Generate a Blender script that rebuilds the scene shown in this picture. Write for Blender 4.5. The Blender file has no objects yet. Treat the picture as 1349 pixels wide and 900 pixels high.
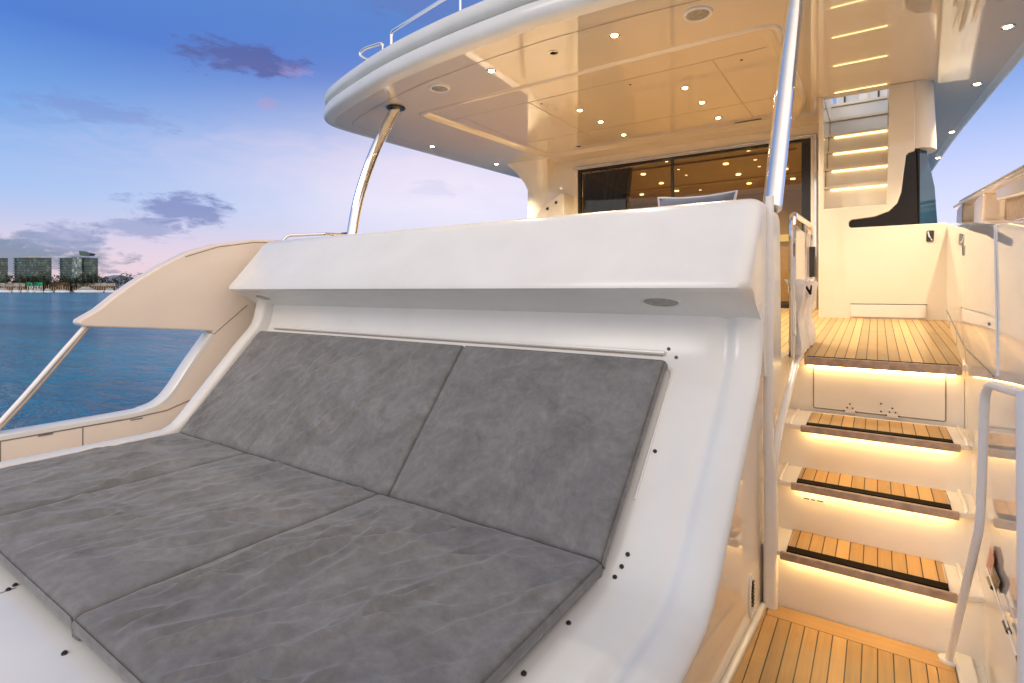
import bpy, bmesh, math, random
from mathutils import Vector, noise
from mathutils.geometry import tessellate_polygon
random.seed(7)
R = math.radians
S = bpy.context.scene
COL = S.collection
CZ = 2.0                       # eye height above the water; meshes below are written relative to the eye level
TH = R(34.1)                   # heading of the view, to port of the bow
CT, ST = math.cos(TH), math.sin(TH)

# ------------------------------------------------------------------ node helpers
class NT:
    def __init__(s, tree):
        s.t = tree; s.n = tree.nodes; s.l = tree.links
    def new(s, typ, **kw):
        n = s.n.new(typ)
        for k, v in kw.items(): setattr(n, k, v)
        return n
    def link(s, a, b): s.l.new(a, b)
    def put(s, sock, v):
        if isinstance(v, bpy.types.NodeSocket): s.l.new(v, sock)
        else: sock.default_value = v
    def math(s, op, a, b=None, c=None, clamp=False):
        n = s.new('ShaderNodeMath', operation=op, use_clamp=clamp)
        s.put(n.inputs[0], a)
        if b is not None: s.put(n.inputs[1], b)
        if c is not None: s.put(n.inputs[2], c)
        return n.outputs[0]
    def vdot(s, a, v):
        n = s.new('ShaderNodeVectorMath', operation='DOT_PRODUCT')
        s.put(n.inputs[0], a); n.inputs[1].default_value = v
        return n.outputs['Value']
    def mapping(s, vec, scale=(1, 1, 1), rot=(0, 0, 0), loc=(0, 0, 0)):
        n = s.new('ShaderNodeMapping')
        s.put(n.inputs['Vector'], vec)
        n.inputs['Scale'].default_value = scale; n.inputs['Rotation'].default_value = rot; n.inputs['Location'].default_value = loc
        return n.outputs[0]
    def noise(s, vec, scale, detail=4, rough=.55, dist=0):
        n = s.new('ShaderNodeTexNoise')
        if vec is not None: s.put(n.inputs['Vector'], vec)
        n.inputs['Scale'].default_value = scale; n.inputs['Detail'].default_value = detail
        n.inputs['Roughness'].default_value = rough; n.inputs['Distortion'].default_value = dist
        return n.outputs[0]
    def ramp(s, fac, stops, interp='LINEAR'):
        n = s.new('ShaderNodeValToRGB'); cr = n.color_ramp; cr.interpolation = interp
        while len(cr.elements) < len(stops): cr.elements.new(.5)
        for e, (p, c) in zip(cr.elements, stops):
            e.position = p; e.color = (*c, 1) if len(c) == 3 else c
        s.put(n.inputs[0], fac)
        return n.outputs[0]
    def mix(s, fac, a, b, mode='MIX'):
        n = s.new('ShaderNodeMix', data_type='RGBA', blend_type=mode)
        s.put(n.inputs['Factor'], fac)
        s.put(n.inputs[6], a if isinstance(a, bpy.types.NodeSocket) else (*a, 1))
        s.put(n.inputs[7], b if isinstance(b, bpy.types.NodeSocket) else (*b, 1))
        return n.outputs[2]
    def bump(s, h, strength, dist=.01):
        n = s.new('ShaderNodeBump'); s.put(n.inputs['Height'], h)
        n.inputs['Strength'].default_value = strength; n.inputs['Distance'].default_value = dist
        return n.outputs[0]

def material(name, base=(.8, .8, .8), rough=.4, metal=0, **kw):
    m = bpy.data.materials.new(name); m.use_nodes = True
    t = NT(m.node_tree); p = t.n['Principled BSDF']
    p.inputs['Base Color'].default_value = (*base, 1)
    p.inputs['Roughness'].default_value = rough
    p.inputs['Metallic'].default_value = metal
    for k, v in kw.items():
        p.inputs[k.replace('_', ' ')].default_value = v
    return m, t, p

def mottled(name, base, rough, var=.05, scale=6, bump=0, bscale=3, metal=0, **kw):
    m, t, p = material(name, base, rough, metal, **kw)
    co = t.new('ShaderNodeTexCoord').outputs['Object']
    n = t.noise(co, scale, 5)
    lo = tuple(c * (1 - var) for c in base); hi = tuple(min(1, c * (1 + var)) for c in base)
    t.link(t.ramp(n, [(.3, lo), (.7, hi)]), p.inputs['Base Color'])
    n2 = t.noise(co, scale * 4, 3)
    t.link(t.math('MULTIPLY_ADD', n2, rough * .5, rough * .75), p.inputs['Roughness'])
    if bump:
        t.link(t.bump(t.noise(co, bscale, 3), bump, .02), p.inputs['Normal'])
    return m

M = {}
M['gelcoat'] = mottled('white_gelcoat', (.75, .76, .745), .24, .035, 3.5, .010, 2.6, IOR=1.48)
M['cream'] = mottled('cream_gelcoat', (.80, .68, .56), .10, .025, 2.5, .03, 2.0, IOR=1.6)
M['wallgloss'] = mottled('polished_cream_gelcoat', (.82, .77, .70), .03, .02, 2.5, .008, 1.6, IOR=2.6)
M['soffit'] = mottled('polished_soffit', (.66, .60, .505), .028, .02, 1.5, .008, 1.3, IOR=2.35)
M['tower'] = mottled('tower_gelcoat', (.80, .73, .60), .06, .02, 1.5, .01, 1.3, IOR=1.7)
M['riser'] = mottled('stair_gelcoat', (.82, .78, .72), .22, .03, 4, 0, 1)
M['cream_matte'] = mottled('satin_cream_gelcoat', (.82, .73, .63), .32, .03, 2.5, .02, 2.0)
M['chrome'] = mottled('stainless_steel', (.82, .82, .83), .07, .04, 8, metal=1)
M['white_metal'] = mottled('white_painted_metal', (.80, .79, .78), .18, .03, 12)
M['rubber'] = mottled('black_rubber', (.012, .008, .006), .85, .3, 30, Specular_IOR_Level=.08)
M['nose'] = mottled('weathered_wood_nosing_and_shade', (.42, .30, .22), .45, .25, 25)  # also the brown that stands for shade behind the starboard bulwark
M['dark'] = mottled('dark_fitting', (.03, .03, .032), .35, .3, 20)
M['seam'] = mottled('grey_seam', (.22, .19, .16), .6, .2, 20)
M['groove'] = mottled('light_groove', (.42, .34, .26), .4, .1, 20)
M['grey'] = mottled('grey_lens', (.30, .29, .25), .25, .2, 30)
M['red'] = mottled('red_reflector', (.55, .13, .07), .3, .2, 30)
M['olive'] = mottled('dark_tag', (.07, .055, .03), .4, .2, 30)
M['frame'] = mottled('black_door_frame', (.012, .011, .011), .18, .3, 20)
M['canvas'] = None

def emissive(name, col, s):
    m = bpy.data.materials.new(name); m.use_nodes = True
    t = NT(m.node_tree); t.n.remove(t.n['Principled BSDF'])
    e = t.new('ShaderNodeEmission'); e.inputs[0].default_value = (*col, 1); e.inputs[1].default_value = s
    t.link(e.outputs[0], t.n['Material Output'].inputs[0])
    return m
M['led'] = emissive('warm_led_strip', (1, .62, .21), 30)
M['led_soft'] = emissive('warm_stair_light', (1, .66, .26), 8)
M['lens'] = emissive('lit_downlight_lens', (1, .78, .42), 30)
M['room_lens'] = emissive('lit_saloon_lamp', (1, .70, .34), 14)
M['room_strip'] = emissive('lit_saloon_cove', (1, .72, .28), 2.2)

def teak(name, base, pitch=.055, caulk=.09, along=True):
    m, t, p = material(name, base, .5)
    co = t.new('ShaderNodeTexCoord').outputs['Object']
    sp = t.new('ShaderNodeSeparateXYZ'); t.put(sp.inputs[0], co)
    x = t.math('DIVIDE', sp.outputs[0 if along else 1], pitch)
    fr = t.math('FRACT', x); fl = t.math('FLOOR', x)
    wn = t.new('ShaderNodeTexWhiteNoise', noise_dimensions='1D'); t.put(wn.inputs['W'], fl)
    grain = t.noise(t.mapping(co, (55, 2.2, 55) if along else (2.2, 55, 55)), 1.0, 6, .65, .4)
    big = t.noise(co, 2.3, 3)
    v = t.math('ADD', t.math('MULTIPLY', grain, .55), t.math('MULTIPLY', wn.outputs[0], .42))
    v = t.math('ADD', v, t.math('MULTIPLY', big, .30))
    c = t.ramp(v, [(.3, tuple(k * .60 for k in base)), (.62, base), (.9, tuple(k * 1.35 for k in base))])
    wear = t.math('MULTIPLY', t.math('MULTIPLY_ADD', t.noise(co, 3.7, 6, .7, .5), 3.0, -1.25, clamp=True), .38)
    c = t.mix(wear, c, (.40, .31, .20))
    stain = t.math('MULTIPLY', t.math('MULTIPLY_ADD', t.noise(t.mapping(co, (9, 3, 9)), 1.0, 5, .7, 1.0), 4.0, -2.35, clamp=True), .5)
    c = t.mix(stain, c, tuple(k * .45 for k in base))
    msk = t.math('LESS_THAN', fr, caulk)
    c = t.mix(msk, c, (.035, .024, .015))
    t.link(c, p.inputs['Base Color'])
    h = t.math('SUBTRACT', t.math('MULTIPLY', grain, .25), msk)
    t.link(t.bump(h, .35, .003), p.inputs['Normal'])
    t.link(t.math('MULTIPLY_ADD', grain, .25, .38), p.inputs['Roughness'])
    return m
M['teak'] = teak('teak_planking', (.47, .285, .11))
M['teak_plain'] = teak('teak_margin_board', (.47, .285, .11), 40.0, 0)

def suede():
    m, t, p = material('grey_suede', (.12, .12, .122), .85)
    co = t.new('ShaderNodeTexCoord').outputs['Object']
    oi = t.new('ShaderNodeObjectInfo').outputs['Random']
    off = t.new('ShaderNodeVectorMath', operation='ADD'); t.put(off.inputs[0], co); cbn = t.new('ShaderNodeCombineXYZ'); t.put(cbn.inputs[0], t.math('MULTIPLY', oi, 17.0)); t.put(cbn.inputs[1], t.math('MULTIPLY', oi, 9.0)); t.put(off.inputs[1], cbn.outputs[0]); co = off.outputs[0]
    a = t.noise(co, 4.5, 7, .70, .8); b = t.noise(co, 26, 6, .7, .3); c = t.noise(co, 420, 2)
    v = t.math('ADD', t.math('MULTIPLY', a, .62), t.math('MULTIPLY', b, .38))
    col = t.ramp(v, [(.33, (.112, .114, .117)), (.5, (.168, .170, .173)), (.67, (.235, .237, .240))])
    t.link(col, p.inputs['Base Color'])
    t.link(t.math('MULTIPLY_ADD', b, -.25, .95), p.inputs['Roughness'])
    h = t.math('ADD', t.math('MULTIPLY', b, .6), t.math('MULTIPLY', c, .25))
    t.link(t.bump(h, .35, .004), p.inputs['Normal'])
    p.inputs['Sheen Weight'].default_value = .25; p.inputs['Sheen Roughness'].default_value = .5
    p.inputs['Specular IOR Level'].default_value = .25
    return m
M['suede'] = suede()

def cloth(name, base, scale=60):
    m, t, p = material(name, base, .9)
    co = t.new('ShaderNodeTexCoord').outputs['Object']
    a = t.noise(co, 9, 5); b = t.noise(co, scale * 5, 2)
    t.link(t.ramp(a, [(.3, tuple(k * .8 for k in base)), (.7, tuple(min(1, k * 1.15) for k in base))]), p.inputs['Base Color'])
    t.link(t.bump(b, .3, .002), p.inputs['Normal'])
    p.inputs['Sheen Weight'].default_value = .2
    return m
M['canvas'] = cloth('white_canvas', (.76, .72, .69))
M['pillow'] = cloth('blue_grey_fabric', (.10, .115, .17))
M['piping'] = cloth('pale_piping', (.55, .55, .58))
M['curtain'] = cloth('dark_brown_drape', (.035, .025, .02))
M['sofa'] = cloth('cream_upholstery', (.62, .52, .40))

def glass(name, tint, refl_rough=.01, opacity=0, f0=1.5):
    m = bpy.data.materials.new(name); m.use_nodes = True
    t = NT(m.node_tree); t.n.remove(t.n['Principled BSDF'])
    tr = t.new('ShaderNodeBsdfTransparent'); tr.inputs[0].default_value = (*tint, 1)
    gl = t.new('ShaderNodeBsdfGlossy'); gl.inputs['Roughness'].default_value = refl_rough
    co = t.new('ShaderNodeTexCoord').outputs['Object']
    t.link(t.bump(t.noise(co, .8, 2), .01, .02), gl.inputs['Normal'])
    fr = t.new('ShaderNodeFresnel'); fr.inputs[0].default_value = f0
    mx = t.new('ShaderNodeMixShader')
    t.link(fr.outputs[0], mx.inputs[0]); t.link(tr.outputs[0], mx.inputs[1]); t.link(gl.outputs[0], mx.inputs[2])
    t.link(mx.outputs[0], t.n['Material Output'].inputs[0])
    return m
M['tinted'] = glass('tinted_glass', (.62, .56, .44), f0=1.6)
M['dark_glass'] = mottled('dark_side_glass', (.010, .006, .004), .04, .2, 5, IOR=1.35)
M['blue_glass'] = mottled('blue_side_glass', (.012, .06, .13), .06, .2, 2, IOR=1.6)

# ------------------------------------------------------------------ mesh helpers
def V(x, y, z): return Vector((x, y, z))
class MB:
    def __init__(s): s.v = []; s.f = []; s.mi = []
    def add(s, vs, fs, mi=0):
        o = len(s.v); s.v += [tuple(v) for v in vs]
        for f in fs: s.f.append([i + o for i in f]); s.mi.append(mi)
        return s
    def box(s, x0, x1, y0, y1, z0, z1, mi=0):
        return s.add([(x, y, z) for x in (x0, x1) for y in (y0, y1) for z in (z0, z1)],
                     [(0, 1, 3, 2), (4, 6, 7, 5), (0, 4, 5, 1), (2, 3, 7, 6), (0, 2, 6, 4), (1, 5, 7, 3)], mi)
    def prism(s, poly, axis, a, b, mi=0):
        def mk(p, c): return {'x': (c, p[0], p[1]), 'y': (p[0], c, p[1]), 'z': (p[0], p[1], c)}[axis]
        n = len(poly)
        vs = [mk(p, a) for p in poly] + [mk(p, b) for p in poly]
        fs = [list(range(n))[::-1], [i + n for i in range(n)]] + [(i, (i + 1) % n, (i + 1) % n + n, i + n) for i in range(n)]
        return s.add(vs, fs, mi)
    def loft(s, loops, closed=True, caps=(True, True), mi=0):
        n = len(loops[0]); vs = [p for l in loops for p in l]; fs = []
        for k in range(len(loops) - 1):
            for i in range(n if closed else n - 1):
                j = (i + 1) % n
                fs.append((k * n + i, k * n + j, (k + 1) * n + j, (k + 1) * n + i))
        if caps[0]: fs.append(list(range(n))[::-1])
        if caps[1]: fs.append([(len(loops) - 1) * n + i for i in range(n)])
        return s.add(vs, fs, mi)
    def tube(s, pts, r, seg=12, mi=0, closed=False, flat=1.0):
        pts = [Vector(p) for p in pts]; n = len(pts); loops = []
        up = None
        for i in range(n):
            d = (pts[(i + 1) % n if closed else min(i + 1, n - 1)] - pts[(i - 1) if (closed or i) else 0]).normalized()
            if up is None:
                up = Vector((0, 0, 1)) if abs(d.z) < .9 else Vector((1, 0, 0))
            u = (up - d * up.dot(d)).normalized(); w = d.cross(u); up = u
            rr = r[i] if isinstance(r, (list, tuple)) else r
            loops.append([pts[i] + (u * math.cos(2 * math.pi * k / seg) * flat + w * math.sin(2 * math.pi * k / seg)) * rr for k in range(seg)])
        if closed: loops.append(loops[0]); return s.loft(loops, True, (False, False), mi)
        return s.loft(loops, True, (True, True), mi)
    def cyl(s, c, d, r, h, seg=16, mi=0, r2=None):
        c = Vector(c); d = Vector(d).normalized()
        return s.tube([c, c + d * h], [r, r if r2 is None else r2], seg, mi)
    def plate(s, outer, holes, z, mi=0, flip=False):
        pl = [[Vector((x, y, 0)) for x, y in outer]] + [[Vector((x, y, 0)) for x, y in h] for h in holes]
        tri = tessellate_polygon(pl)
        return s.add([(p.x, p.y, z) for l in pl for p in l], [list(t)[::-1] if flip else list(t) for t in tri], mi)
    def build(s, name, mats, parent=None, bevel=0, seg=2, smooth=True, sharp=35, origin=None, label=None, recalc=True):
        if not isinstance(mats, (list, tuple)): mats = [mats]
        if parent is not None: o0 = WORLD[parent.name]
        elif origin is not None: o0 = Vector(origin) + V(0, 0, CZ)
        else:
            xs, ys, zs = zip(*s.v)
            o0 = V((min(xs) + max(xs)) / 2, (min(ys) + max(ys)) / 2, min(zs) + CZ)
        me = bpy.data.meshes.new(name)
        me.from_pydata([Vector(v) + V(0, 0, CZ) - o0 for v in s.v], [], s.f)
        for m in mats: me.materials.append(M[m] if isinstance(m, str) else m)
        for p, k in zip(me.polygons, s.mi): p.material_index = k
        if recalc:
            bm = bmesh.new(); bm.from_mesh(me); bmesh.ops.recalc_face_normals(bm, faces=bm.faces); bm.to_mesh(me); bm.free()
        if smooth:
            for p in me.polygons: p.use_smooth = True
            me.set_sharp_from_angle(angle=R(sharp))
        me.update()
        o = bpy.data.objects.new(name, me); COL.objects.link(o)
        if parent is not None:
            o.parent = parent; WORLD[o.name] = o0
        else:
            o.location = o0; WORLD[o.name] = o0.copy()
        if bevel:
            b = o.modifiers.new('bevel', 'BEVEL'); b.width = bevel; b.segments = seg; b.limit_method = 'ANGLE'; b.angle_limit = R(40)
            wn = o.modifiers.new('normals', 'WEIGHTED_NORMAL'); wn.weight = 100; wn.keep_sharp = False
        if label: o['label'] = label
        return o
WORLD = {}
def tag(o, label=None, cat=None, group=None, kind=None):
    for k, v in (('label', label), ('category', cat), ('group', group), ('kind', kind)):
        if v: o[k] = v
    return o
def empty(name, loc, label, cat, group=None):
    o = bpy.data.objects.new(name, None); COL.objects.link(o)
    o.location = (loc[0], loc[1], loc[2] + CZ); WORLD[o.name] = Vector(o.location); o.empty_display_size = .2
    return tag(o, label, cat, group)
def spline(pts, n=6, closed=False):
    pts = [Vector(p) for p in pts]; out = []; m = len(pts)
    for i in range(m if closed else m - 1):
        if closed: p0, p1, p2, p3 = (pts[(i + k) % m] for k in (-1, 0, 1, 2))
        else: p0, p1, p2, p3 = pts[max(i - 1, 0)], pts[i], pts[i + 1], pts[min(i + 2, m - 1)]
        for k in range(n):
            t = k / n
            out.append(.5 * ((2 * p1) + (-p0 + p2) * t + (2 * p0 - 5 * p1 + 4 * p2 - p3) * t * t + (-p0 + 3 * p1 - 3 * p2 + p3) * t ** 3))
    if not closed: out.append(pts[-1])
    return out
def inset2(poly, d, closed=True):
    n = len(poly); out = []
    area = sum(poly[i][0] * poly[(i + 1) % n][1] - poly[(i + 1) % n][0] * poly[i][1] for i in range(n))
    sg = 1 if area > 0 else -1
    for i in range(n):
        a = poly[(i - 1) % n]; b = poly[(i + 1) % n]; p = poly[i]
        tx, ty = b[0] - a[0], b[1] - a[1]; L = math.hypot(tx, ty) or 1
        dd = d[i] if isinstance(d, list) else d
        out.append((p[0] - ty / L * dd * sg, p[1] + tx / L * dd * sg))
    return out
def fillet(poly, rad, n=5):
    """round the corners of a closed polygon; rad is one radius or one per corner"""
    out = []; m = len(poly)
    for i in range(m):
        p = Vector(poly[i]); a = Vector(poly[i - 1]) - p; b = Vector(poly[(i + 1) % m]) - p
        r = rad[i] if isinstance(rad, (list, tuple)) else rad
        r = min(r, a.length * .45, b.length * .45)
        if r <= 1e-4: out.append(tuple(p)); continue
        a = p + a.normalized() * r; b = p + b.normalized() * r
        for k in range(n + 1):
            t = k / n
            out.append(tuple(a * (1 - t) ** 2 + p * 2 * t * (1 - t) + b * t * t))
    return out

def rounded(pts, r=.08, n=5):
    out = [Vector(pts[0])]
    for i in range(1, len(pts) - 1):
        p = Vector(pts[i]); a = Vector(pts[i - 1]) - p; b = Vector(pts[i + 1]) - p
        q = min(r, a.length * .45, b.length * .45); a = p + a.normalized() * q; b = p + b.normalized() * q
        for k in range(n + 1):
            t = k / n; out.append(a * (1 - t) ** 2 + p * 2 * t * (1 - t) + b * t * t)
    return out + [Vector(pts[-1])]
# ------------------------------------------------------------------ the yacht
yacht = empty('motor_yacht', (-2.2, 2.0, -2.0), 'white and cream motor yacht with grey sunpad, lit teak steps and overhanging cockpit roof', 'yacht')

# ---- sunpad surround: one moulding, a profile carried from port to starboard
prof = [(.26, -1.535), (.26, -1.22), (.275, -1.15), (.31, -1.105), (.38, -1.087), (.6, -1.085), (1.0, -1.085), (1.4, -1.085), (1.68, -1.085), (1.80, -1.078),
        (1.89, -1.05), (1.97, -.99), (2.1, -.855), (2.3, -.65), (2.45, -.495), (2.55, -.395), (2.60, -.335), (2.635, -.26), (2.66, -.16), (2.68, -.05), (2.80, .0), (3.2, .0), (3.2, -1.535)]
NP = len(prof)
OUT = inset2(prof, 1.0)                                   # unit inward normals
NRM = [(OUT[i][0] - prof[i][0], OUT[i][1] - prof[i][1]) for i in range(NP)]
def wgt(i): return 1.0 if 1 <= i <= 19 else 0.0
def ring(xr, off, left=False):
    r = []
    for i, (y, z) in enumerate(prof):
        k = wgt(i)
        ny, nz = NRM[i]
        x = xr
        if xr > -.72: x += .032 * max(0, min(1, (y - 1.9) / .6)) * min(1, (xr + .72) / .1)
        if i > 19: x = min(x, -.60)
        if left: x = xr - max(0, min(1, (y - 1.8) / .7)) * .13
        r.append((x, y + ny * off * k, z + nz * off * k))
    return r
st = []
rr = .055
for k in range(6):
    a = math.pi / 2 * (1 - k / 5); st.append(ring(-4.235 - rr * math.sin(a), -.085 + rr * (1 - math.cos(a)), True))
st += [ring(-4.165, -.085, True), ring(-4.145, -.078, True), ring(-4.135, -.06, True), ring(-4.13, 0, True), ring(-2.5, 0), ring(-1.0, 0), ring(-.78, 0), ring(-.69, .000), ring(-.66, .003), ring(-.642, .010), ring(-.626, .017), ring(-.610, .0165), ring(-.594, .008), ring(-.58, .001), ring(-.565, -.002), ring(-.545, -.001), ring(-.52, .003), ring(-.497, .008), ring(-.479, .015), ring(-.467, .023), ring(-.461, .033), ring(-.462, .044), ring(-.470, .052), ring(-.50, .057), ring(-.60, .060)]
mb = MB(); mb.loft(st, True, (True, False))
surround = mb.build('sunpad_surround', 'gelcoat', yacht, sharp=50)
# polished side of the stairwell, closing the moulding towards the steps
poly = [(.33, -1.535), (.33, -1.25), (.37, -1.14), (.9, -1.138), (1.70, -1.138), (1.85, -1.118), (2.01, -1.03), (2.60, -.42), (2.70, -.32), (2.84, -.24), (3.2, -.1), (3.2, -1.535), (2.9, -1.535)]
mb = MB(); mb.prism(poly[:-3] + [(3.2, -.24), (3.2, -.405), (3.93, -.405), (3.93, -1.535), (2.9, -1.535)], 'x', -.52, -.468)
mb.v = [(x - .05 * max(0, 2.9 - y), y, z) for x, y, z in mb.v]
mb.build('stairwell_side', 'wallgloss', yacht, sharp=30)
# press studs on the surround
def back_base(y): return -.99 + (y - 1.97) * (.595 / .59)
studs = []
for px, py in ((863, 595), (827, 731), (819, 747), (810, 761), (749, 822), (690, 889), (85, 862), (20, 772), (11, 778), (881, 460), (891, 472)):
    kx, kz = (px - 674.5) / 710, (383 - py) / 710
    ax, ay = kx * CT - ST, kx * ST + CT
    d = .8; hit = None
    while d < 3.4 and hit is None:
        y, z = ay * d, kz * d
        for (y0, z0), (y1, z1) in zip(prof[4:17], prof[5:18]):
            if y0 <= y <= y1 and z <= z0 + (z1 - z0) * (y - y0) / (y1 - y0):
                hit = (ax * d, y, z0 + (z1 - z0) * (y - y0) / (y1 - y0), V(0, z0 - z1, y1 - y0).normalized()); break
        d += .002
    if hit: studs.append(hit)
for x, y, z, n in studs:
    mb = MB(); mb.cyl(V(x, y, z) - n * .004, n, .0085, .009, 12); mb.cyl(V(x, y, z) + n * .005, n, .0045, .004, 10)
    mb.build('press_stud', 'dark', surround)
mb = MB(); mb.box(-2.605, -2.600, .36, .615, -1.0862, -1.0835); mb.build('deck_joint', 'seam', surround)
mb = MB(); mb.tube(rounded([(-.818, 2.10, -.852), (-.805, 2.57, -.372), (-1.25, 2.575, -.367)], .06), .0055, 8); mb.build('recess_lip', 'gelcoat', surround)
# awning track above the back cushions
mb = MB(); mb.tube([(-4.15, 2.602, -.305), (-2.5, 2.602, -.305), (-.86, 2.602, -.305)], .011, 8); mb.build('awning_track', 'gelcoat', surround)
mb = MB(); mb.tube([(-4.15, 2.606, -.318), (-.87, 2.606, -.318)], .006, 6); mb.build('track_groove', 'groove', surround)

# ---- coaming behind the sunpad
cp = [(2.68, -.13), (2.55, -.055), (2.43, -.008), (2.405, -.002), (2.388, .012), (2.392, .04), (2.50, .165), (2.60, .285), (2.69, .395), (2.725, .425), (2.78, .442),
      (3.0, .447), (3.25, .445), (3.30, .425), (3.32, .37), (3.32, -.41), (2.80, -.41)]
CIN = inset2(cp, 1.0); CN = [(CIN[i][0] - cp[i][0], CIN[i][1] - cp[i][1]) for i in range(len(cp))]
def cring(x, off):
    k = 1 - off / .45
    return [(x, 2.95 + (y - 2.95) * (k if 1 < i < 15 else 1), .10 + (z - .10) * (k if 1 < i < 15 else 1)) for i, (y, z) in enumerate(cp)]
st = []
for k in range(8):
    a = math.pi / 2 * (1 - k / 7); st.append(cring(-4.44 - .06 * math.sin(a), .05 * (1 - math.cos(a))))
st += [cring(-3.5, 0), cring(-2.0, 0), cring(-1.0, 0), cring(-.62, 0), cring(-.52, 0)]
for k in range(1, 10):
    a = math.pi / 2 * k / 9; st.append(cring(-.515 + .075 * math.sin(a), .065 * (1 - math.cos(a))))
mb = MB(); mb.loft(st); coaming = mb.build('coaming', 'gelcoat', yacht, sharp=50)
for x in (-.86, -4.22):
    c = V(x, 2.545, -.052); n = V(0, -.45, -.89).normalized()
    t = n.cross(V(1, 0, 0))
    mb = MB(); mb.loft([[c + n * h + V(1, 0, 0) * math.cos(a) * r * .098 + t * math.sin(a) * r * .054 for a in [2 * math.pi * k / 28 for k in range(28)]] for r, h in ((1.0, -.01), (1.0, .004), (.93, .008), (.86, .004))], True, (True, False))
    l = mb.build('courtesy_light', 'gelcoat', coaming)
    mb = MB(); mb.loft([[c + n * h + V(1, 0, 0) * math.cos(a) * r * .098 + t * math.sin(a) * r * .054 for a in [2 * math.pi * k / 28 for k in range(28)]] for r, h in ((.86, .002), (.84, .0055), (.4, .0075))])
    mb.build('light_lens', 'grey', coaming)

# ---- swim platform
mb = MB(); mb.prism(fillet([(-4.9, 3.0), (-4.9, -1.3), (-4.2, -1.9), (0, -1.9), (.9, -1.4), (1.0, 3.0)], .3), 'z', -1.74, -1.55)
plat = mb.build('swim_platform', 'gelcoat', yacht, bevel=.015)
mb = MB(); mb.box(-.435, .20, -1.55, 2.79, -1.549, -1.535); mb.build('teak_deck', 'teak', plat)
mb = MB(); mb.prism([(-.4385, 2.86), (-.441, 2.86), (-.441 - .215, -1.5), (-.4385, -1.5)], 'z', -1.549, -1.534); mb.box(.204, .262, -1.55, 2.79, -1.549, -1.534); mb.build('side_margin', 'teak_plain', plat)
M['teak_cross'] = teak('teak_cross_board', (.47, .285, .11), 40.0, 0, False)
mb = MB(); mb.prism([(-.435, 2.793), (.262, 2.793), (.262, 2.86), (.20, 2.905), (-.38, 2.905), (-.435, 2.87)], 'z', -1.549, -1.534); mb.build('cross_board', 'teak_cross', plat)
mb = MB(); mb.prism([(-.472, 2.86), (-.442, 2.86), (-.442 - .215, -1.5), (-.472 - .215, -1.5)], 'z', -1.55, -1.512); mb.box(.266, .33, -1.5, 2.93, -1.55, -1.515); mb.build('kerb', 'gelcoat', plat, bevel=.012)

# ---- stairs
T = [  # nosing height, nosing front y, back y, left x, right x
    (-1.250, 2.865, 3.215, -.385, .275),
    (-.988, 3.11, 3.455, -.368, .305),
    (-.744, 3.37, 3.80, -.350, .335)]
LZ, LY = -.411, 3.80
stair = MB()
stair_parent = yacht
RY = [2.915, 3.165, 3.425, 3.85]
tops = [-1.25, -.988, -.744, LZ]; bots = [-1.55, -1.25, -.988, -.744]
for k in range(4):
    mb = MB(); mb.box(-.49, .40, RY[k], RY[k] + .03, bots[k] - .03, tops[k] - .028)
    r = mb.build('stair_riser', 'riser', yacht, bevel=.006)
    if k == 3:
        mb = MB(); mb.prism(fillet([(-.325, -.728), (.315, -.728), (.315, -.462), (-.325, -.462)], .012, 3), 'y', RY[3] - .007, RY[3] + .002); mb.build('hatch_panel', 'riser', r, bevel=.002)
        g = MB()
        o = fillet([(-.331, -.734), (.321, -.734), (.321, -.456), (-.331, -.456)], .014, 3)
        g.loft([[(x, RY[3] - .0035, z) for x, z in o], [(x, RY[3] - .0035, z) for x, z in inset2(o, .006)]], True, (False, False))
        g.build('hatch_gap', 'seam', r)
        for hx in (-.135, .075):
            mb = MB(); mb.box(hx - .03, hx + .03, RY[3] - .013, RY[3] - .006, -.742, -.722); mb.box(hx - .018, hx + .018, RY[3] - .0115, RY[3] - .006, -.722, -.69)
            h = mb.build('hinge', 'riser', r, bevel=.002)
            mb = MB()
            for dx, dz in ((-.03, -.728), (.03, -.728), (-.014, -.708), (.014, -.708), (0, -.685)):
                mb.cyl((hx + dx, RY[3] - .006, dz), (0, -1, 0), .0048, .008, 8)
            mb.build('hinge_screw', 'dark', r)
        for sz in (-.665, -.71):
            mb = MB(); mb.cyl((.02, RY[3] - .006, sz), (0, -1, 0), .005, .006, 8); mb.build('screw', 'dark', r)
    if k == 1:
        mb = MB(); mb.box(-.325, -.215, RY[1] - .002, RY[1] + .001, -1.088, -1.064); s = mb.build('notice_plate', 'white_metal', r)
        mb = MB()
        for a, b in ((-.315, -.288), (-.281, -.262), (-.254, -.226)): mb.box(a, b, RY[1] - .0028, RY[1] - .0015, -1.079, -1.073)
        mb.build('notice_print', 'olive', r)
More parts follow.
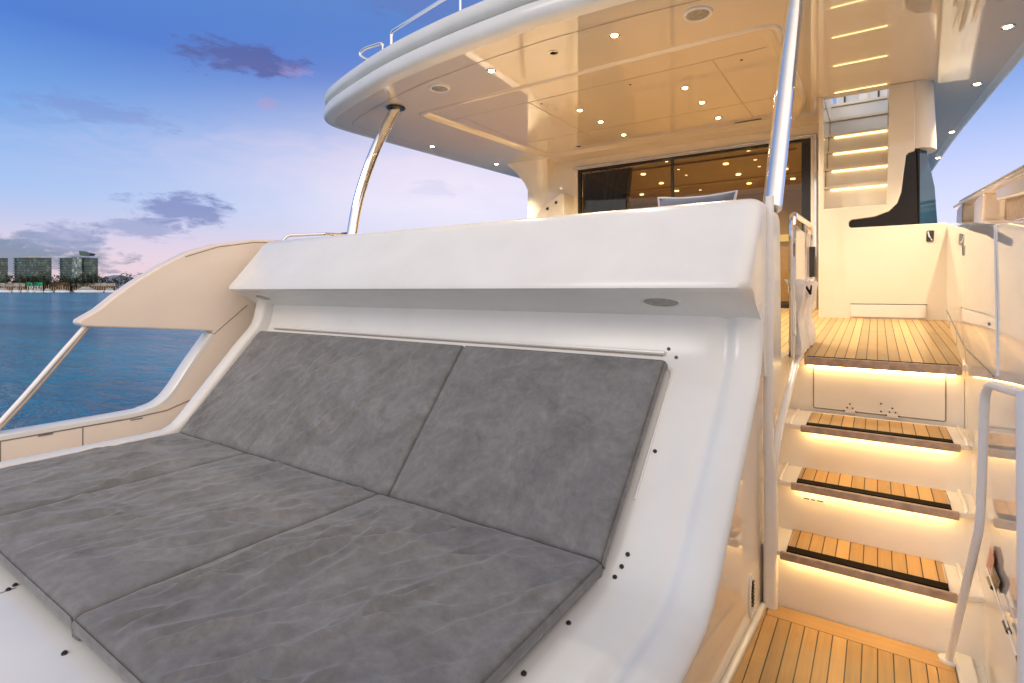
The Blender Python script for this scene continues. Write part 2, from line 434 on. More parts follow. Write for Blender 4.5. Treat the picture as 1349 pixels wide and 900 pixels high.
for k, (z, y0, y1, x0, x1) in enumerate(T):
    # moulded step body spanning the well
    mb = MB(); mb.prism(fillet([(x0 - .02, y0 + .012), (x1 + .015, y0 + .012), (.40, y0 + .06), (.40, y1 + .02), (-.485, y1 + .02), (-.485, y0 + .06)], .02, 3), 'z', z - .03, z - .006)
    b = mb.build('stair_tread', 'riser', yacht, bevel=.005)
    mb = MB(); mb.box(x0, x1, y0 - .012, y0 + .011, z - .037, z + .001); mb.build('nosing', 'nose', b, bevel=.006)
    mb = MB(); mb.box(x0 + .025, x1 - .025, y0 + .013, y0 + .075, z - .004, z + .004); mb.build('grip_strip', 'rubber', b, bevel=.001)
    mb = MB(); mb.box(x0 + .03, x1 - .03, y0 + .079, y1 - .052, z - .005, z + .001); mb.build('teak_inlay', 'teak', b)
    g = MB(); o = [(x0 + .022, y0 + .0765), (x1 - .022, y0 + .0765), (x1 - .022, y1 - .046), (x0 + .022, y1 - .046)]
    g.loft([[(x, y, z - .0055 + h) for x, y in inset2(o, i)] for i, h in ((0, 0), (0, .0045), (.005, .0045), (.005, 0))], True, (False, False)); g.build('inlay_border', 'nose', b)
    mb = MB(); mb.box(x0 + .02, x1 - .02, y0 + .022, y0 + .034, z - .043, z - .0305); mb.build('light_strip', 'led', b)
    for xa in (x0 - .055, x1 + .03):
        mb = MB(); mb.tube([(xa, y0 + .03, z - .012), (xa, y0 + .10, z + .002), (xa, y1 - .02, z + .002)], .009, 8); mb.build('tread_kerb', 'riser', b)
# cockpit sole reached by the stairs
def solez(y): return LZ + max(0, (y - LY)) * .0525
mb = MB(); mb.prism([(LY + .035, LZ - .006), (7.5, solez(7.5) - .006), (7.5, -.7), (LY + .06, -.50), (LY + .035, LZ - .03)], 'x', -4.6, .9)
sole = mb.build('cockpit_floor', 'riser', yacht)
mb = MB(); mb.prism([(LY + .035, LZ), (7.5, solez(7.5)), (7.5, solez(7.5) - .005), (LY + .035, LZ - .005)], 'x', -4.6, .56); mb.build('teak_deck', 'teak', sole)
mb = MB(); mb.box(.145, .86, 7.51, 13.0, -.34, -.25); mb.build('side_deck', 'teak', sole)
mb = MB(); mb.box(-4.9, -4.66, 7.51, 13.0, -.34, -.25); mb.build('side_deck', 'teak', sole)
mb = MB(); mb.box(-.375, .385, LY - .012, LY + .012, LZ - .05, LZ + .001); mb.build('nosing', 'nose', sole, bevel=.008)
mb = MB(); mb.box(-.36, .37, LY + .014, LY + .033, LZ - .006, LZ + .003); mb.build('grip_strip', 'rubber', sole)
mb = MB(); mb.box(-.36, .36, LY + .018, LY + .03, LZ - .058, LZ - .046); mb.build('light_strip', 'led', sole)
mb = MB(); mb.tube([(.40, LY - .01, LZ - .01), (.42, LY + .2, LZ + .006), (.60, 6.3, solez(6.3) + .006)], .02, 8); mb.build('deck_kerb', 'cream', sole)

# ---- starboard bulwark: polished inner wall and what stands on it
def sheer(y): return .24 + (y - 2.5) * .098
def bwx(y): return .352 + max(0, min(1, (y - 2.6) / 1.2)) * .045 + max(0, y - 3.8) * .052
ys = [-1.4, .3, 1.4, 2.2, 2.6, 2.9, 3.2, 3.5, 3.8, 4.2, 4.8, 5.6, 6.3, 7.2, 8.2, 10]
loops = []
for y in ys:
    x = bwx(y); zt = sheer(y)
    zb = -1.6 if y < 3.9 else -.75
    loops.append([(x, y, zb), (x, y, -.9 if y < 3.9 else -.6), (x, y, -.41), (x + .006, y, zt - .03), (x + .016, y, zt - .008), (x + .04, y, zt), (x + .36, y, zt + .01), (x + .40, y, zt - .05), (x + .40, y, zb)])
mb = MB(); mb.loft(loops); bul = mb.build('bulwark', 'wallgloss', yacht, sharp=45, label='polished cream starboard bulwark beside the steps')
mb = MB()  # outer wall above the ledge, with a mooring opening
def capz(y): return .63 + (y - 3.0) * .0675 - max(0, y - 7.9) ** 2 * .3
def outer_piece(y0, y1, zt=None, x=.74):
    n = 8; lo = []; 
    pts = [y0 + (y1 - y0) * k / n for k in range(n + 1)]
    poly = [(y, sheer(y) - .02) for y in pts] + [(y, capz(y) - .02) for y in pts[::-1]]
    return poly
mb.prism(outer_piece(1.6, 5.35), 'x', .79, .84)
mb.build('bulwark_panel', 'nose', bul, bevel=.01)  # brown colour paints in the shade under the locker lid
mb = MB(); mb.prism([(5.35, sheer(5.35) + .15), (5.42, capz(5.4) - .02), (2.2, capz(2.2) - .02), (2.2, sheer(2.2) + .17)], 'x', .735, .788)
mb.build('locker_lid', 'cream', bul, bevel=.02)
mb = MB(); mb.prism(outer_piece(5.3, 8.0), 'x', .90, .93); mb.build('recess_shade_panel', 'nose', bul)  # brown panel added as painted shade inside the mooring opening
for y in (5.95, 7.25):
    mb = MB(); mb.prism(fillet([(y, sheer(y) - .01), (y + .5, sheer(y) + .02), (y + .42, capz(y) - .01), (y - .05, capz(y) - .01)], .05), 'x', .73, .88); mb.build('bulwark_post', 'cream', bul, bevel=.02)
cap = [(.78, y, capz(y)) for y in [1.6 + k * .4 for k in range(17)]]
mb = MB(); mb.tube(cap, .055, 12, flat=.55); mb.build('cap_rail', 'cream', bul)
mb = MB(); mb.tube([(.80, y, capz(y) + .05) for _, y, _ in cap], .022, 8); mb.build('rubbing_strake', 'seam', bul)
# joints and slots in the inner wall
mb = MB(); mb.tube([(bwx(2.53) - .0, 2.53, -.30), (bwx(2.56), 2.56, -.05), (bwx(2.62) + .004, 2.62, .235), (.55, 2.75, .30)], .003, 6); mb.build('door_seam', 'white_metal', bul)
mb = MB(); mb.tube([(bwx(y) - .0005, y, solez(y) + .10) for y in (2.6, 3.2, 3.8, 4.6, 5.5, 6.3)], .004, 6); mb.build('wall_seam', 'seam', bul)
for y, z, h in ((4.0, .20, .06), (2.75, -.135, .012)):
    mb = MB(); mb.box(bwx(y) - .003, bwx(y) + .004, y - .003, y + .009, z, z + h); mb.build('slot', 'seam', bul, bevel=.002)
# safety tag with its wire low on the wall
xw = bwx(2.3)
def onwall(px, py, x=None):
    x = xw - .012 if x is None else x
    kx = (px - 674.5) / 710; d = x / (kx * CT - ST)
    return (x, (kx * ST + CT) * d, (383 - py) / 710 * d)
mb = MB(); mb.add([onwall(*p) for p in ((1305, 718), (1310, 738), (1306, 754), (1299, 745))] + [onwall(*p, x=xw - .004) for p in ((1305, 718), (1310, 738), (1306, 754), (1299, 745))],
                  [(0, 1, 2, 3), (7, 6, 5, 4), (0, 4, 5, 1), (1, 5, 6, 2), (2, 6, 7, 3), (3, 7, 4, 0)])
mb.build('red_tag', 'red', bul)
mb = MB(); q = ((1309, 746), (1318, 766), (1313, 780), (1306, 762)); mb.add([onwall(*p) for p in q] + [onwall(*p, x=xw - .004) for p in q],
                  [(0, 1, 2, 3), (7, 6, 5, 4), (0, 4, 5, 1), (1, 5, 6, 2), (2, 6, 7, 3), (3, 7, 4, 0)])
mb.build('dark_tag', 'olive', bul)
mb = MB(); mb.tube([onwall(1300, 748), onwall(1313, 785), onwall(1326, 822), onwall(1345, 882)], .003, 6); mb.build('wire', 'white_metal', bul)
for px, py in ((1305, 768), (1326, 826), (1344, 873)):
    a, b = onwall(px - 2, py - 6), onwall(px + 3, py + 7); mb = MB(); mb.tube([a, b], .008, 8); mb.build('wire_clip', 'dark', bul)

# ---- white handrails beside the steps
mb = MB(); mb.tube(rounded([(.245, 2.86, -1.535), (.292, 2.42, -.80), (.290, 2.30, -.30), (.337, 2.0, -.285)], .07), .0135, 12)
hr = mb.build('handrail', 'white_metal', yacht, label='white tubular handrail on the right of the steps')
mb = MB(); mb.tube([(.340, 1.985, -.27), (.340, 1.96, -1.0), (.338, 1.95, -1.54)], .028, 14); mb.build('rail_post', 'white_metal', hr)
mb = MB(); mb.cyl((.245, 2.86, -1.535), (0, 0, 1), .034, .012, 16); mb.build('foot_flange', 'white_metal', hr)
def rrect(cx, cy, w, d, z):
    return [(x, y, z) for x, y in fillet([(cx - w / 2, cy - d / 2), (cx + w / 2, cy - d / 2), (cx + w / 2, cy + d / 2), (cx - w / 2, cy + d / 2)], min(w, d) * .4, 4)]
mb = MB(); mb.loft([rrect(-.428, 2.885, .064, .075, -1.534), rrect(-.428, 2.885, .062, .072, -1.0), rrect(-.430, 2.885, .058, .062, -.86), rrect(-.437, 2.875, .042, .046, -.74)])
hl = mb.build('handrail', 'white_metal', yacht, sharp=60, label='white handrail with a broad foot on the left of the steps')
mb = MB(); mb.tube(rounded([(-.424, 2.89, -.95), (-.418, 2.96, -.76), (-.408, 3.68, -.43), (-.395, 3.80, -.40)], .10), .021, 12); mb.build('rail_arm', 'white_metal', hl)
mb = MB(); mb.tube([(-.437, 2.875, -.80), (-.437, 2.87, -.3), (-.434, 2.86, .0), (-.428, 2.85, .455)], [.024, .023, .022, .019], 14); mb.build('gate_post', 'white_metal', hl)
# louvred oval vent on the foot of the stairwell side
mb = MB(); c = V(-.4790, 2.66, -1.40)
mb.loft([[c + V(h, math.cos(a) * .045 * r, math.sin(a) * .10 * r) for a in [2 * math.pi * k / 24 for k in range(24)]] for r, h in ((1, -.004), (1, .006), (.8, .008), (.78, .0))], True, (True, True))
v_ = mb.build('vent', 'gelcoat', yacht)
mb = MB()
for k in range(7):
    z = -1.45 + k * .017; mb.box(-.4765, -.4685, 2.665, 2.695, z, z + .007)
mb.build('louvre', 'dark', v_)

# ---- folding stainless gate with its canvas cover
mb = MB()
ge = [(-.415, 3.58, -.40), (-.415, 3.58, .455), (-.405, 4.50, .475), (-.405, 4.50, .04), (-.415, 3.60, .0)]
mb.tube(rounded(ge, .07, 5), .020, 10); gate = mb.build('boarding_gate', 'chrome', yacht)
mb = MB(); mb.tube([(-.41, 4.20, .47), (-.41, 4.20, .02)], .012, 8); mb.build('gate_bar', 'chrome', gate)
mb = MB(); mb.box(-.425, -.405, 3.66, 4.44, .03, .40); mb.build('gate_panel', 'cream', gate, bevel=.01)
mb = MB(); mb.cyl((-.398, 4.50, .1), (0, 0, 1), .028, .22, 10); mb.build('gate_hinge', 'dark', gate)

# ---- cockpit seating behind the coaming
mb = MB(); mb.prism(fillet([(3.34, -.40), (4.05, -.40), (4.05, .02), (3.34, .02)], .03), 'x', -4.3, -.75); sf = mb.build('cockpit_sofa', 'sofa', yacht, bevel=.03)
mb = MB(); mb.prism(fillet([(3.34, .02), (3.58, .02), (3.50, .40), (3.34, .42)], .05), 'x', -4.3, -.75); mb.build('backrest', 'sofa', sf, bevel=.03)

# ---- port bulwark with the wing and the window-like opening
pw = [(.0, -1.75), (.0, -.955), (1.0, -.945), (1.72, -.938), (1.86, -.925), (1.97, -.89), (2.06, -.81), (2.20, -.61), (2.37, -.375), (2.36, -.345), (2.27, -.333), (1.90, -.295), (1.525, -.262), (1.46, -.252), (1.433, -.232), (1.445, -.205),
      (1.548, -.138), (1.66, -.035), (1.79, .073), (1.97, .20), (2.17, .318), (2.40, .40), (2.72, .462), (3.6, .52), (7.5, .80), (7.5, -1.75)]
mb = MB(); mb.prism(pw, 'x', -4.80, -4.66)
pb = mb.build('bulwark', ['cream_matte'], yacht, bevel=.03, seg=4, label='port bulwark with a swept wing over an open cut-out')
# white edge moulding round the sill of the cut-out
edge = spline([(-4.73, .0, -.953), (-4.73, 1.0, -.943), (-4.73, 1.72, -.936), (-4.73, 1.86, -.922), (-4.73, 1.965, -.886), (-4.73, 2.055, -.80), (-4.73, 2.19, -.60), (-4.73, 2.355, -.372)], 5)
mb = MB()
loops = []
for i, p in enumerate(edge):
    d = (edge[min(i + 1, len(edge) - 1)] - edge[max(i - 1, 0)]).normalized(); n = V(0, -d.z, d.y)
    loops.append([p + V(a, 0, 0) + n * b for a, b in ((-.085, -.03), (-.085, .006), (-.07, .014), (.058, .014), (.073, .006), (.073, -.02))])
mb.loft(loops); mb.build('sill', 'gelcoat', pb, sharp=40)
ld = empty_part = None
for a, b in ((.12, 1.018), (1.026, 1.452), (1.460, 2.10)):
    if b < 2: poly = [(a, -1.30), (b, -1.30), (b, -.976 + b * .004), (a, -.976 + a * .004)]
    else: poly = [(a, -1.30), (2.20, -1.10), (2.19, -.90), (2.02, -.955), (1.80, -.969), (a, -.971)]
    mb = MB(); mb.prism(poly, 'x', -4.67, -4.656); l = mb.build('locker_door', 'cream_matte', pb)
    mb = MB(); mb.box(-4.657, -4.651, (a + b) / 2 - .03, (a + b) / 2 + .05, -.979, -.971); mb.build('finger_pull', 'seam', l)
for pts in ([(-4.657, .1, -.970), (-4.657, 1.75, -.964), (-4.657, 2.0, -.948), (-4.657, 2.18, -.895)], [(-4.657, 1.022, -.97), (-4.657, 1.022, -1.3)], [(-4.657, 1.456, -.967), (-4.657, 1.456, -1.3)]):
    mb = MB(); mb.tube(pts, .0042, 6); mb.build('panel_joint', 'seam', pb)
mb = MB(); mb.tube([(-4.66, 2.37, -.37), (-4.659, 2.66, -.13)], .0035, 6); mb.build('panel_joint', 'seam', pb)
mb = MB(); mb.tube([(-4.66, 2.14, .275), (-4.66, 2.4, .372), (-4.66, 2.72, .435), (-4.66, 3.4, .478)], .0035, 6); mb.build('panel_joint', 'seam', pb)
mb = MB(); mb.tube(spline([(-4.73, 1.50, -.25), (-4.735, 1.35, -.45), (-4.74, 1.15, -.72), (-4.74, .96, -.96)], 5), .026, 14, flat=.6); stt = mb.build('strut', 'white_metal', pb)
mb = MB(); mb.tube(spline([(-4.705, 1.51, -.26), (-4.71, 1.37, -.46), (-4.715, 1.17, -.73), (-4.715, .98, -.96)], 5), .009, 8); mb.build('strut_seal', 'groove', pb)
# low rail and cleat on the port side
mb = MB(); mb.tube(rounded([(-4.62, 2.98, .46), (-4.60, 3.02, .52), (-4.45, 3.35, .555), (-4.40, 3.7, .56)], .05), .014, 8); mb.build('low_rail', 'chrome', yacht)

# ---- hull below
hullp = [(-4.95, .1), (-4.95, 10), (-4.2, 16), (-2.2, 20), (-.2, 16), (.80, 10), (.76, .1)]
mb = MB(); mb.loft([[(x * .93 - .15, y + .1, -2.8) for x, y in hullp], [(x, y, -1.78) for x, y in hullp]]); hull = mb.build('hull', 'gelcoat', yacht)
hullp = [(-4.93, 7.55), (-4.95, 10), (-4.2, 16), (-2.2, 20), (-.2, 16), (.90, 10), (.90, 7.55)]
mb = MB(); mb.loft([[(x, y, -1.779) for x, y in hullp], [(x, y, -.72) for x, y in hullp]]); mb.build('foredeck', 'gelcoat', hull)

# ---- roof over the cockpit
half = [(-2.2, 3.38), (-3.0, 3.42), (-3.8, 3.52), (-4.5, 3.68), (-5.05, 3.84), (-5.36, 3.98), (-5.53, 4.16), (-5.58, 4.45), (-5.55, 5.0), (-5.48, 6.0), (-5.37, 7.5), (-5.25, 9.5), (-5.12, 13.0)]
oth = [(-4.42 - x, y) for x, y in half]
cl = [(p.x, p.y) for p in spline([V(x, y, 0) for x, y in half], 5)]
cr = [(-4.38 - x, y) for x, y in cl]
outl = cl + cr[::-1][:-1]
def rl(ins, z): return [(x, min(y, 13.0), z) for x, y in inset2(outl, ins)]
shaft = [(-.455, 6.52), (.10, 6.52), (.10, 8.6), (-.455, 8.6)]
tray = fillet([(-4.33, 4.42), (-.60, 4.42), (-.60, 6.35), (-.75, 7.05), (-4.15, 7.05)], [.15, .15, .1, .1, .35], 5)
mb = MB()
mb.loft([rl(.13, 2.0), rl(.06, 2.003), rl(.025, 2.014), rl(.005, 2.04), rl(0, 2.075), rl(.004, 2.115), rl(.022, 2.145), rl(.055, 2.162), rl(.10, 2.17), rl(.105, 2.178), rl(.07, 2.182), rl(.04, 2.186), rl(.02, 2.20), rl(.008, 2.24), rl(.018, 2.29), (rl(.05, 2.325)), rl(.11, 2.35), rl(.2, 2.36)], True, (False, False))
mb.plate([(x, y) for x, y, z in rl(.2, 0)], [shaft], 2.36)
roof = mb.build('roof', 'gelcoat', yacht, sharp=60)
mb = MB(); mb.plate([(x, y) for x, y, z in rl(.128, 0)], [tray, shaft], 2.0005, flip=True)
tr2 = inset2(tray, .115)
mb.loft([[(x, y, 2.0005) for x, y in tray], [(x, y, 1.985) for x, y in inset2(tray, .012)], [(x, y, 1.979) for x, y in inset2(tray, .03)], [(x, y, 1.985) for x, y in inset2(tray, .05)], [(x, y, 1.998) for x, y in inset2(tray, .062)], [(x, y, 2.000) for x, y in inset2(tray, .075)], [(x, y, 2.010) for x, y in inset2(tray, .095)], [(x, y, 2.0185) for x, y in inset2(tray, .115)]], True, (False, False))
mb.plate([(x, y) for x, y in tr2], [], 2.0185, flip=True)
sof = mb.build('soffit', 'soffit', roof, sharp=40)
# shaft of the upper stairs through the roof
mb = MB()
mb.loft([[(x, y, 2.0) for x, y in shaft], [(x, y, 2.362) for x, y in shaft]], True, (False, False)); mb.build('hatch_coaming', 'gelcoat', roof)
# panel joint of the soffit
ol = inset2(outl, .33); ol2 = inset2(outl, .337); N0 = len(cl)
idx = [i for i in range(len(ol) - 1, N0 - 1, -1) if ol[i][0] < .35 and ol[i][1] < 4.2][::-1] + [i for i in range(N0) if ol[i][1] < 12]
mb = MB(); mb.loft([[(ol[i][0], ol[i][1], 1.9985) for i in idx], [(ol2[i][0], ol2[i][1], 1.9985) for i in idx]], False, (False, False)); mb.build('soffit_joint', 'seam', roof)
for a, b in (((-4.0, 4.9), (-4.0, 7.0)), ((-3.1, 4.9), (-3.1, 7.0)), ((-1.2, 4.9), (-1.2, 7.0))):
    mb = MB(); mb.box(a[0], a[0] + .010, a[1], b[1], 2.0168, 2.0184); mb.build('tray_joint', 'groove', roof)
for y in (4.88, 6.2):
    mb = MB(); mb.box(-4.2, -.75, y, y + .010, 2.0166, 2.0183); mb.build('tray_joint', 'groove', roof)
DL = [(-2.90, 3.95, 2.0), (-1.70, 3.94, 2.0), (-2.75, 5.41, 2.018), (-2.73, 5.92, 2.018), (-2.71, 6.58, 2.018), (-1.58, 5.40, 2.018), (-1.55, 5.92, 2.018), (-1.53, 6.55, 2.018),
      (-5.10, 5.56, 2.0), (-4.97, 6.9, 2.0), (.82, 5.48, 2.0), (.80, 6.83, 2.0), (.78, 8.71, 2.0), (.76, 10.3, 2.0), (.74, 11.6, 2.0)]
for i, (x, y, z) in enumerate(DL):
    mb = MB(); mb.loft([[(x + math.cos(a) * r, y + math.sin(a) * r, z + h) for a in [2 * math.pi * k / 20 for k in range(20)]] for r, h in ((.045, .003), (.045, -.004), (.040, -.008), (.027, -.006), (.026, .0))], True, (True, True))
    mb.build('downlight', 'chrome', roof)
    mb = MB(); mb.loft([[(x + math.cos(a) * r, y + math.sin(a) * r, z + h) for a in [2 * math.pi * k / 16 for k in range(16)]] for r, h in ((.026, -.004), (.023, -.010), (.011, -.014))], True, (True, True))
    mb.build('downlight_lens', 'lens', roof)
    la = bpy.data.lights.new('downlight_lamp', 'SPOT'); la.energy = 98 if z > 2.01 else 70
    if i > 7: la.energy = 150
    la.color = (1, .85, .60); la.spot_size = R(142 if z > 2.01 else 104); la.spot_blend = .5; la.shadow_soft_size = .03
    lo = bpy.data.objects.new('downlight_lamp', la); COL.objects.link(lo); lo.location = (x, y, z - .03 + CZ)
for x, y in ((-3.57, 4.0), (-1.07, 3.97)):
    mb = MB(); mb.loft([[(x + math.cos(a) * r, y + math.sin(a) * r, 2.0 + h) for a in [2 * math.pi * k / 28 for k in range(28)]] for r, h in ((.105, .003), (.105, -.006), (.098, -.014), (.085, -.014), (.080, -.006), (.07, -.006), (.05, -.012), (.02, -.014))], True, (True, True))
    sp = mb.build('speaker', 'white_metal', roof)
    mb = MB(); mb.loft([[(x + math.cos(a) * r, y + math.sin(a) * r, 2.0 - .0075 + h) for a in [2 * math.pi * k / 28 for k in range(28)]] for r, h in ((.078, 0), (.076, -.004), (.06, -.007), (.03, -.009), (.004, -.0095))], True, (False, True)); mb.build('speaker_grille', 'grey', roof)
for x, y, z in ((-2.25, 3.94, 2.0), (-3.45, 6.75, 2.018)):
    mb = MB(); mb.loft([[(x + math.cos(a) * r, y + math.sin(a) * r, z + h) for a in [2 * math.pi * k / 18 for k in range(18)]] for r, h in ((.04, .003), (.04, -.005), (.028, -.007), (.026, .0))], True, (True, True)); mb.build('camera_ring', 'chrome', roof)
    mb = MB(); mb.cyl((x, y, z - .001), (0, 0, -1), .026, .006, 14); mb.build('camera_lens', 'rubber', roof)
for x, y in ((-3.0, 5.0), (-2.0, 5.02), (-.98, 5.03)):
    mb = MB(); mb.cyl((x, y, 2.018), (0, 0, -1), .012, .004, 10); mb.build('screw_cap', 'dark', roof)
mb = MB(); mb.box(-1.42, -1.12, 6.86, 6.89, 2.012, 2.017); mb.build('slot_vent', 'dark', roof)
# rails and a locker on the roof edge
mb = MB(); mb.tube(rounded([(-4.10, 3.86, 2.33), (-4.10, 3.86, 2.64), (-3.30, 3.72, 2.655), (-2.2, 3.62, 2.66), (-1.0, 3.68, 2.66), (-.2, 3.8, 2.66)], .05), .017, 10); rr_ = mb.build('roof_rail', 'chrome', yacht)
for x, y in ((-3.06, 3.70), (-1.9, 3.63), (-.8, 3.7)):
    mb = MB(); mb.tube([(x, y, 2.33), (x, y, 2.655)], .013, 10); mb.build('rail_post', 'chrome', rr_)
mb = MB(); mb.tube(rounded([(-4.22, 3.86, 2.34), (-4.22, 3.86, 2.56), (-4.43, 3.80, 2.53), (-4.50, 3.78, 2.48), (-4.43, 3.80, 2.42), (-4.22, 3.86, 2.345)], .05), .017, 10); mb.build('roof_rail', 'chrome', yacht)
mb = MB(); mb.prism(fillet([(-4.05, 2.34), (-3.55, 2.34), (-3.62, 2.47), (-3.92, 2.47)], .03), 'y', 3.92, 4.3); mb.build('roof_locker', 'gelcoat', yacht, bevel=.02)
# chrome pillars carrying the roof
mb = MB(); mb.tube(spline([(-4.43, 3.61, .44), (-4.415, 3.70, .92), (-4.385, 3.89, 1.46), (-4.345, 4.16, 2.0)], 6), .056, 18, flat=.85)
pl = mb.build('roof_pillar', 'chrome', yacht, label='curved stainless roof pillar on the port side')
mb = MB(); mb.cyl((-4.345, 4.16, 2.001), (0, 0, -1), .10, .016, 24); mb.build('pillar_flange', 'dark', pl)
mb = MB(); mb.prism([(3.45, .46), (3.68, .46), (3.60, .60)], 'x', -4.56, -4.42); mb.build('pillar_foot', 'dark', pl, bevel=.01)
mb = MB(); mb.tube(spline([(-.468, 3.185, .44), (-.450, 3.33, .85), (-.425, 3.52, 1.40), (-.405, 3.70, 1.85), (-.395, 3.75, 2.0)], 6), .056, 18, flat=.9)
pr = mb.build('roof_pillar', 'chrome', yacht, label='straight stainless roof pillar beside the steps')
mb = MB(); mb.cyl((-.395, 3.75, 2.001), (0, 0, -1), .10, .016, 24); mb.build('pillar_flange', 'dark', pr)

# ---- saloon bulkhead, sliding door and the room behind it
def wallpoly(outer, hole, y0, y1):
    mb = MB()
    lo = [[(x, y, z) for x, z in p] for y in (y0, y1) for p in (outer, hole)]
    n, m = len(outer), len(hole)
    pl = [[Vector((x, z, 0)) for x, z in outer], [Vector((x, z, 0)) for x, z in hole]]
    tri = [list(t) for t in tessellate_polygon(pl)]
    vs = [(p.x, y, p.y) for y in (y0, y1) for l in pl for p in l]; N = n + m
    fs = tri + [[i + N for i in t] for t in tri]
    fs += [(i, (i + 1) % n, (i + 1) % n + N, i + N) for i in range(n)] + [(n + i, n + (i + 1) % m, n + (i + 1) % m + N, n + i + N) for i in range(m)]
    mb.add(vs, fs); return mb
DZ0, DZ1 = -.22, 1.85
wallpoly([(-4.70, -.6), (-.40, -.6), (-.40, 1.999), (-4.70, 1.999)], [(-3.80, DZ0), (-.66, DZ0), (-.66, DZ1), (-3.80, DZ1)], 7.40, 7.52).build('bulkhead', 'tower', yacht)
door = MB()
o = [(-3.80, DZ0), (-.66, DZ0), (-.66, DZ1), (-3.80, DZ1)]
dr = wallpoly(o, [(-3.75, DZ0 + .05), (-.76, DZ0 + .05), (-.76, DZ1 - .035), (-3.75, DZ1 - .035)], 7.42, 7.47).build('sliding_door', 'frame', yacht, label='dark tinted saloon sliding door in a black frame')
for a, b in ((-3.75, -2.365), (-2.335, -.76)):
    mb = MB(); mb.box(a, b, 7.44, 7.45, DZ0 + .05, DZ1 - .035); mb.build('glass_pane', 'tinted', dr)
for x in (-2.35,):
    mb = MB(); mb.box(x - .018, x + .018, 7.425, 7.465, DZ0 + .05, DZ1 - .036); mb.build('mullion', 'frame', dr)
mb = MB(); mb.box(-3.86, -.60, 7.375, 7.398, DZ1 + .005, DZ1 + .03); mb.build('door_track', 'chrome', dr)
for x in (-.62, -.565):
    mb = MB(); mb.box(x, x + .022, 7.36, 7.398, DZ0, DZ1 + .004); mb.build('door_jamb', 'chrome', dr)
# saloon
room = MB()
M['room'] = mottled('saloon_lining', (.36, .265, .12), .35, .1, 2)
mb = MB()
mb.box(-4.85, -.45, 11.6, 11.65, -.3, 1.98); mb.box(-4.6, -4.55, 7.53, 11.6, -.3, 1.98); mb.box(-.45, -.42, 7.53, 11.6, -.3, 1.98)
sal = mb.build('saloon_lining', 'room', yacht)
mb = MB(); mb.box(-4.85, -.45, 7.53, 11.6, 1.93, 1.97); mb.build('saloon_ceiling', 'room', sal)
mb = MB(); mb.box(-4.85, -.45, 7.53, 11.6, -.34, -.28); mb.build('saloon_floor', 'nose', sal)
for x in (-3.9, -3.2, -1.9, -1.2):
    for y in (8.6, 9.5, 10.4):
        mb = MB(); mb.cyl((x, y, 1.93), (0, 0, -1), .04, .012, 12); mb.build('saloon_downlight', 'room_lens', sal)
for y in (8.2, 9.9):
    mb = MB(); mb.box(-4.4, -.9, y, y + .05, 1.905, 1.929); mb.build('ceiling_batten', 'nose', sal)
mb = MB(); mb.box(-4.3, -.5, 11.52, 11.56, .95, 1.08); mb.build('cove_strip', 'room_strip', sal)
mb = MB(); mb.box(-4.3, -.5, 11.0, 11.58, -.2, .8); mb.build('sideboard', 'nose', sal, bevel=.01)
for x, y in ((-3.6, 8.6), (-2.4, 9.2), (-1.3, 8.6), (-2.4, 10.6)):
    la = bpy.data.lights.new('saloon_lamp', 'SPOT'); la.energy = 210; la.color = (1, .80, .42); la.shadow_soft_size = .03; la.spot_size = R(165); la.spot_blend = .5
    lo = bpy.data.objects.new('saloon_lamp', la); COL.objects.link(lo); lo.location = (x, y, 1.89 + CZ)
# port end of the bulkhead: fairing curving up into the roof, low side coaming
fp = []
for k in range(13):
    t = k / 12; z = .35 + t * 1.66
    w = .14 + .42 * max(0, (t - .62) / .38) ** 2.2 + .14 * max(0, (.5 - t) / .5) ** 1.5
    y0 = 7.39 - .10 * max(0, (.6 - t)) - .35 * max(0, (t - .7) / .3) ** 2
    fp.append([(-4.56 - w * .55, y0 - .02, z), (-4.56 + w * .2, y0 - .06, z), (-4.42 + w * .5, y0 + .02, z), (-4.42 + w * .5, 8.6, z), (-4.56 - w * .55, 8.6, z)])
mb = MB(); mb.loft(fp); fa = mb.build('side_fairing', 'tower', yacht, sharp=55)
mb = MB(); mb.prism(fillet([(-4.62, -.3), (-4.52, .8), (-4.30, 1.22), (-4.16, 1.33), (-3.86, 1.47), (-3.83, -.3)], [.02, .2, .1, .08, .05, .02]), 'y', 7.06, 7.395); sc_ = mb.build('side_buttress', 'tower', yacht, bevel=.03, seg=3)
for x, z in ((-4.13, 1.24), (-3.98, 1.32)):
    mb = MB(); mb.cyl((x, 7.062, z), (0, -1, 0), .022, .012, 12); mb.build('side_button', 'dark', sc_)

